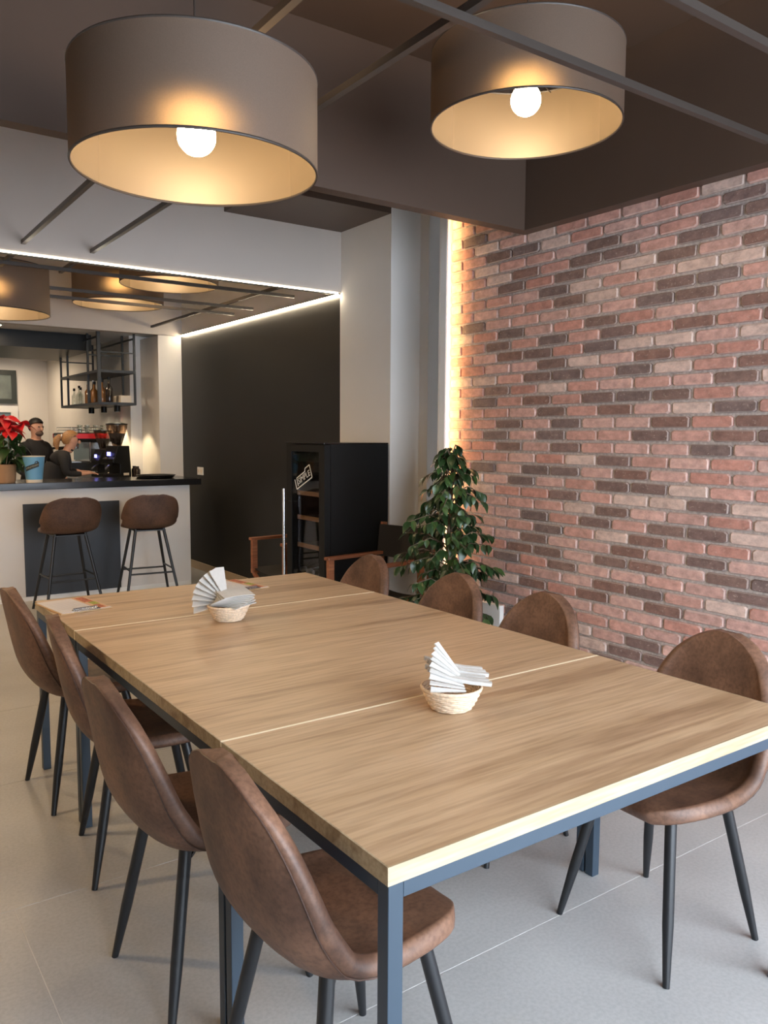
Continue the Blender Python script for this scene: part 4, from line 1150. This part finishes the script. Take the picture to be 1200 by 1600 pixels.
# ================================================================== LAMPS
def drum_lamp(label, c, D, h, ztop, group, bz, bulb='bulb'):
    t = thing('pendant_lamp', label, 'pendant lamp', c, 0, group)
    r_ = D / 2
    MB().lathe([(r_, 0.0), (r_, h)], 72, cap0=False, cap1=False).build('shade', M['shade'], t, smooth=True)
    MB().lathe([(r_ - 0.004, 0.001), (r_ - 0.004, h - 0.001)], 72, cap0=False, cap1=False).build('liner', M['liner'], t, smooth=True)
    for z, nm in ((0.0, 'lower_rim'), (h, 'upper_rim')):
        MB().tube([((r_ - 0.002) * math.cos(2 * PI * k / 72), (r_ - 0.002) * math.sin(2 * PI * k / 72), z) for k in range(72)], 0.004, 6, closed=True).build(nm, M['rod'], t, smooth=True)
    MB().sphere((0, 0, bz), 0.0575, 24, 16).build('bulb', M[bulb], t, smooth=True)
    MB().lathe([(0.018, bz + 0.055), (0.021, bz + 0.07), (0.021, bz + 0.13), (0.0, bz + 0.132)], 16).build('socket', M['black_satin'], t, smooth=True)
    mb = MB()
    for a in range(3): mb.tube([(0, 0, bz + 0.125), ((r_ - 0.006) * math.cos(a * 2 * PI / 3 + 0.5), (r_ - 0.006) * math.sin(a * 2 * PI / 3 + 0.5), h - 0.01)], 0.002, 6)
    mb.build('spider', M['rod'], t)
    MB().tube([(0, 0, bz + 0.13), (0, 0, ztop - c[2] - 0.02)], 0.0035, 8).build('cord', M['rod'], t)
    MB().lathe([(0.05, ztop - c[2] - 0.022), (0.05, ztop - c[2] - 0.0005), (0, ztop - c[2] - 0.0005)], 20).build('canopy', M['rod'], t, smooth=True)
    return t


g1 = 'drum pendant lamps over the dining table'
drum_lamp('large taupe drum pendant with lit globe bulb, left and lower of the two', (0.984, 2.370, 2.262), 0.722, 0.268, ZC, g1, 0.103)
drum_lamp('large taupe drum pendant with lit globe bulb near the brick wall, higher of the two', (2.296, 2.315, 2.660), 0.727, 0.268, ZC, g1, 0.098)
g2 = 'drum pendant lamps over the bar'
ZB2 = 3.15
D3 = 0.82
def lampat(x, y, w):
    t_ = D3 * F_PX / w; return EYE + ray(x, y) * t_
a_ = EYE + ray(-13, 489) * (D3 * F_PX / 170)
drum_lamp('taupe drum pendant over the bar cut by the left picture edge, lowest of the three', tuple(a_), D3, 0.34, ZB2, g2, 0.17)
drum_lamp('taupe drum pendant over the bar, middle of the three, crossed by thin rods', tuple(lampat(185.5, 476, 136)), D3, 0.34, ZB2, g2, 0.17)
drum_lamp('taupe drum pendant over the bar, highest of the three, just behind the LED line', tuple(lampat(265, 445, 150)), D3, 0.34, ZB2, g2, 0.17)

drum_lamp('unseen taupe drum pendant added for warm light beyond the left picture edge over the dining area', (-0.9, 3.6, 2.40), D3, 0.30, ZC, g1, 0.1, 'fill_bulb')  # off-frame lamp added to warm the left floor and fascia
drum_lamp('unseen taupe drum pendant added for warm light beyond the left picture edge over the bar', (-0.35, 6.5, 2.50), D3, 0.30, ZB2, g2, 0.1, 'fill_bulb')  # second added lamp, out of view, warming the bar side
# ------------------------------------------------------------------ rods hung under the ceilings
ZR, RW = 2.640, 0.024


def rod(label, p0, p1):
    o = MB().bar(p0, p1, RW).build('ceiling_rod', M['rod']); tag(o, label, 'ceiling rod', 'dark metal rods under the ceiling'); return o


def rodx(y, x0, x1, lab, z=ZR): return rod(lab, (x0, y, z), (x1, y, z))
def rody(x, y0, y1, lab, z=ZR): return rod(lab, (x, y0, z), (x, y1, z))


rody(1.112, 0.2, 5.403, 'dark metal rod from above the left drum lamp to the fascia, left of a pair')
rody(1.523, 0.2, 5.403, 'dark metal rod running from the fascia past both drum lamps, right of a pair')
rodx(1.775, 1.24, 3.06, 'dark metal rod crossing in front of the drum lamp near the brick wall', ZR - RW - 0.0005)
rodx(1.37, 1.24, 3.06, 'dark metal rod at the upper right picture corner', ZR - RW - 0.0005)
rody(1.125, 5.53, 6.2, 'short dark metal rod behind the LED line above the leftmost bar lamp')
rody(1.52, 5.53, 6.2, 'short dark metal rod behind the LED line left of the middle bar lamp')
rody(3.07, 5.53, 8.715, 'dark metal rod over the bar running parallel to the black wall', ZR)
rodx(5.975, 0.7, 3.31, 'dark metal rod over the bar, nearest to the LED line', ZR - RW - 0.0005)
rodx(6.775, 0.9, 3.33, 'dark metal rod over the bar, middle one of three parallel rods', ZR - RW - 0.0005)
rodx(7.18, 0.9, 3.33, 'dark metal rod over the bar, farthest of three parallel rods', ZR - RW - 0.0005)


# ================================================================== FICUS
fc = (3.13, 3.72)
fi = thing('potted_ficus', 'bushy green ficus tree in front of the brick wall and white column', 'potted plant', (fc[0], fc[1], 0))
MB().lathe([(0.0, 0.0), (0.12, 0.0), (0.155, 0.26), (0.165, 0.27), (0.165, 0.29), (0.15, 0.29), (0.145, 0.25), (0, 0.249)], 28).build('pot', M['plastic_white'], fi, smooth=True)
MB().lathe([(0.0, 0.2495), (0.144, 0.2495), (0, 0.252)], 20).build('soil', M['soil'], fi)
rr = random.Random(21)
mbt = MB(); mbt.tube([(0, 0, 0.24), (0.012, -0.01, 0.55), (-0.01, 0.01, 0.85), (0.01, 0, 1.12), (0.0, 0.0, 1.38)], [0.016, 0.014, 0.011, 0.008, 0.003], 8)
mbt.build('trunk', M['bark'], fi, smooth=True)
fic_me = [leaf_mesh('leaf', M['leaf_a'], 0.078, 0.35), leaf_mesh('leaf', M['leaf_b'], 0.070, 0.3), leaf_mesh('leaf', M['leaf_a'], 0.062, 0.45)]
branches = MB(); leaves = []


def rad_at(z):
    if z > 1.15: return max(0.05, 0.05 + (1.42 - z) / 0.27 * 0.14)
    if z > 0.75: return 0.20 + (1.15 - z) / 0.4 * 0.13
    if z > 0.42: return 0.33 - (0.75 - z) / 0.33 * 0.05
    return 0.29


nb = 104
for i in range(nb):
    z0 = 0.32 + (1.36 - 0.32) * (i / nb) ** 1.05
    a = i * 2.399 + rr.uniform(-0.3, 0.3); rad = rad_at(z0 + 0.06) * rr.uniform(0.62, 1.22)
    p0 = Vector((0, 0, z0)); tip = Vector((math.cos(a) * rad, math.sin(a) * rad, z0 + rr.uniform(-0.02, 0.10)))
    tip.x = min(tip.x, 0.195)
    midp = p0.lerp(tip, 0.5) + Vector((0, 0, 0.05))
    branches.tube([p0, midp, tip], [0.005, 0.0035, 0.0015], 5)
    nl = int(5 + rad * 22)
    for j in range(nl):
        f = 0.25 + 0.78 * j / nl
        q = p0.lerp(midp, f * 2) if f < 0.5 else midp.lerp(tip, min(1.05, (f - 0.5) * 2))
        leaves.append((q, a + rr.choice((-1, 1)) * rr.uniform(0.3, 1.2), rr.uniform(0.25, 1.15), rr.uniform(-0.5, 0.5), rr.randrange(3), rr.uniform(0.75, 1.2)))
for j in range(10): leaves.append((Vector((rr.uniform(-.02, .02), rr.uniform(-.02, .02), 1.34 + 0.008 * j)), rr.uniform(0, 6.28), rr.uniform(-0.2, 0.9), 0, rr.randrange(3), 0.9))
branches.build('branches', M['bark'], fi)
leaves.sort(key=lambda l: (Vector((fc[0] + l[0].x, fc[1] + l[0].y, l[0].z)) - EYE).length)
rest = MB()
for i, (q, a, tilt, roll, mi, s) in enumerate(leaves):
    if i < 300:
        o = link('leaf', fic_me[mi], fi); o.location = q; o.rotation_euler = (roll, tilt, a); o.scale = (s, s, s)
    else:
        Mx = Matrix.Translation(q) @ Euler((roll, tilt, a)).to_matrix().to_4x4() @ Matrix.Scale(s, 4)
        b = len(rest.v); me = fic_me[mi]
        rest.v += [tuple(Mx @ v.co) for v in me.vertices]; rest.f += [tuple(b + k for k in p_.vertices) for p_ in me.polygons]
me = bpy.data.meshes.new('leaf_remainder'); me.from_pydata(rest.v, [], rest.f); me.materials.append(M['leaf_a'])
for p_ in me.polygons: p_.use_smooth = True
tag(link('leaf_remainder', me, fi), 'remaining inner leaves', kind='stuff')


# ================================================================== ON THE TABLE
def basket(label, x, y, rz):
    t = thing('napkin_basket', label, 'basket', (x, y, TH + 0.0005), rz, 'napkin baskets')
    mb = MB(); rows = 9; n = 60
    prof = [(0.052 + 0.026 * (i / (rows - 1)) ** 0.8, 0.004 + 0.050 * i / (rows - 1)) for i in range(rows)]
    for i, (r_, z) in enumerate(prof):
        pts = [((r_ + 0.0016 * math.cos(10 * (2 * PI * k / n) + PI * (i % 2))) * math.cos(2 * PI * k / n), (r_ + 0.0016 * math.cos(10 * (2 * PI * k / n) + PI * (i % 2))) * math.sin(2 * PI * k / n), z) for k in range(n)]
        mb.tube(pts, 0.0034, 6, closed=True)
    mb.build('weave', M['cane'], t, smooth=True)
    mb = MB()
    for k in range(20):
        a = 2 * PI * k / 20; mb.tube([(0.049 * math.cos(a), 0.049 * math.sin(a), 0.002), (0.078 * math.cos(a), 0.078 * math.sin(a), 0.056)], 0.0022, 5)
    mb.build('stakes', M['cane'], t)
    MB().lathe([(0, 0.001), (0.052, 0.001), (0.052, 0.005), (0, 0.005)], 24).build('base', M['cane'], t)
    pts = [(0.0795 * math.cos(2 * PI * k / n), 0.0795 * math.sin(2 * PI * k / n), 0.058) for k in range(n)]
    MB().tube(pts, 0.0045, 8, closed=True).build('rim', M['cane'], t, smooth=True)
    return t


def napkin_mesh(kind):
    mb = MB()
    if kind == 'fan':      # folded triangle, apex at origin, opening along +x, thin in z
        mb.prism([(0, -0.006), (0.135, -0.042), (0.142, 0.0), (0.135, 0.042), (0, 0.006)], 0.0035)
    elif kind == 'roll':   # narrow folded strip
        mb.prism([(0, -0.003), (0.118, -0.010), (0.121, 0.010), (0, 0.003)], 0.0050)
    elif kind == 'stick':  # narrow folded strip, same width all along, bent a little
        for (x_, z_) in ((0, 0.004), (0.05, -0.002), (0.11, -0.003), (0.165, 0.002)): mb.v += [(x_, -0.007, z_), (x_, 0.007, z_), (x_, 0.006, z_ + 0.009), (x_, -0.006, z_ + 0.009)]
        for i in range(3):
            for q in range(4): mb.f.append((i * 4 + q, i * 4 + (q + 1) % 4, i * 4 + 4 + (q + 1) % 4, i * 4 + 4 + q))
        mb.f += [(3, 2, 1, 0), (12, 13, 14, 15)]
    else:                  # folded square lying flat, slightly sagging
        n = 6; b = 0
        for zz in (0, 0.0035):
            for i in range(n + 1):
                for j in range(n + 1):
                    u, v = -0.075 + 0.15 * i / n, -0.075 + 0.15 * j / n
                    mb.v.append((u, v, zz - 0.9 * (u * u) - 0.4 * v * v))
        m = (n + 1) ** 2
        for i in range(n):
            for j in range(n):
                a = i * (n + 1) + j
                mb.f += [(a, a + 1, a + n + 2, a + n + 1), (m + a, m + a + n + 1, m + a + n + 2, m + a + 1)]
        for i in range(n):
            for (a, c) in (((i * (n + 1)), ((i + 1) * (n + 1))), (((i + 1) * (n + 1) + n), (i * (n + 1) + n)), ((i + 1, i)), (n * (n + 1) + i, n * (n + 1) + i + 1)):
                mb.f.append((a, c, m + c, m + a))
    return mb.mesh('napkin', M['napkin'], smooth=False)


nap = {k: napkin_mesh(k) for k in ('fan', 'roll', 'stick', 'flat')}
ex, ez = Vector((RT.x, RT.y, 0)).normalized(), Vector((0, 0, 1))
ey = ez.cross(ex)


def place_napkin(kind, origin, direction, normal, scale, label, group):
    x_ = Vector(direction).normalized(); z_ = Vector(normal); z_ = (z_ - x_ * z_.dot(x_)).normalized(); y_ = z_.cross(x_)
    o = link('napkin', nap[kind])
    Mx = Matrix((( x_.x, y_.x, z_.x, origin[0]), (x_.y, y_.y, z_.y, origin[1]), (x_.z, y_.z, z_.z, origin[2]), (0, 0, 0, 1)))
    o.matrix_world = Mx @ Matrix.Scale(scale, 4)
    return tag(o, label, 'napkin', group)


# far basket: fan of triangles leaning left, a pile of flat folded ones to the right
b1 = Vector((1.305, 2.895, TH)); basket('round pale cane basket of napkins at the far end of the table', b1.x, b1.y, 0.3)
for i in range(8):
    ang = R(190 - i * 11.5)
    dirv = ex * math.cos(ang) + ez * math.sin(ang) + ey * 0.10
    place_napkin('fan', b1 + ex * (-0.005) + ez * (0.072 + 0.001 * i) - ey * (0.010), dirv, ey * -0.55 + (ex * math.sin(ang) - ez * math.cos(ang)) * 0.85, 0.95, 'white paper napkin folded to a triangle, fanned out to the left in the far basket', 'fanned napkins in the far basket')
for i in range(9):
    place_napkin('flat', b1 + ex * 0.018 + ez * (0.066 + i * 0.0062), ex * math.cos(0.14 * i - 0.5) + ey * math.sin(0.14 * i - 0.5), ez + ex * 0.12 - ey * 0.10, 0.86, 'white folded paper napkin in the flat pile on the far basket', 'piled napkins on the far basket')
# near basket: strips fanned left and long strips pointing right
b2 = Vector((1.362, 1.605, TH)); basket('round pale cane basket of napkins at the near end of the table', b2.x, b2.y, 0.9)
for i in range(9):
    ang = R(174 - i * 5.6)
    dirv = ex * math.cos(ang) + ez * math.sin(ang) + ey * (-0.16 + 0.05 * i)
    place_napkin('roll', b2 + ex * (0.034 - 0.002 * i) + ez * (0.060 + 0.0045 * i) - ey * (0.050 - 0.0075 * i), dirv, (ex * math.sin(ang) - ez * math.cos(ang)) * 1.0 + ey * (-0.25 if i % 2 else -0.75), 0.80, 'white folded napkin strip leaning left in the near basket', 'left-leaning napkins in the near basket')
for i in range(6):
    dirv = ex * 1.0 - ez * (0.21 - 0.008 * i) + ey * (0.10 - 0.03 * i)
    place_napkin('stick', b2 - ex * (0.072 - 0.006 * (i % 3)) + ez * (0.112 - 0.0030 * i) + ey * (0.060 - 0.0165 * i), dirv, ez * 0.95 - ey * (0.10 + 0.05 * (i % 2)), 1.0, 'white folded napkin strip pointing right in the near basket', 'right-pointing napkins in the near basket')


def menu(label, c, rz, L=0.30, W=0.215):
    t = thing('menu_clipboard', label, 'menu', (c[0], c[1], TH + 0.0005), rz, 'clipboard menus')
    B(-L / 2, L / 2, -W / 2, W / 2, 0, 0.004).build('board', M['clipboard'], t, bevel=0.001)
    sh = B(-L / 2 + 0.006, L / 2 - 0.004, -W / 2 + 0.006, W / 2 - 0.006, 0.0042, 0.0055).build('sheet', M['paper'], t)
    z = 0.0056
    B(0.045, L / 2 - 0.006, -W / 2 + 0.008, W / 2 - 0.008, z, z + 0.0003).build('photo_strip', M['print_orange'], sh)
    B(0.055, L / 2 - 0.015, 0.015, W / 2 - 0.014, z + 0.0004, z + 0.0006).build('photo', M['print_red'], sh)
    B(0.065, L / 2 - 0.012, -0.050, 0.010, z + 0.0004, z + 0.0006).build('photo', M['print_green'], sh)
    B(0.060, L / 2 - 0.020, -W / 2 + 0.018, -0.056, z + 0.0004, z + 0.0006).build('photo', M['print_red'], sh)
    mb = MB()
    for i in range(9): mb.quadbox(-L / 2 + 0.02, -L / 2 + 0.02 + 0.10 + 0.03 * ((i * 7) % 3), 0.075 - 0.018 * i, 0.0765 - 0.018 * i, z, z + 0.0002)
    mb.build('printed_lines', M['print_grey'], sh)
    cl = B(-0.055, 0.055, -W / 2 - 0.004, -W / 2 + 0.026, 0.006, 0.010).build('clip', M['chrome'], t, bevel=0.0015)
    MB().tube([(-0.05, -W / 2 + 0.022, 0.012), (0.05, -W / 2 + 0.022, 0.012)], 0.004, 8).build('clip_spring', M['chrome'], cl, smooth=True)
    return t


c1 = (onz(78, 963, .755) + onz(160, 949, .755) + onz(138, 932, .755) + onz(60, 940, .755)) / 4
menu('clipboard menu with a photo strip at the far left table corner', (c1.x + 0.012, c1.y - 0.005), R(8), 0.215, 0.285)
c2 = onz(374, 912, .755)
menu('clipboard menu lying behind the far napkin basket', (1.615, 3.525), R(9), 0.215, 0.285)
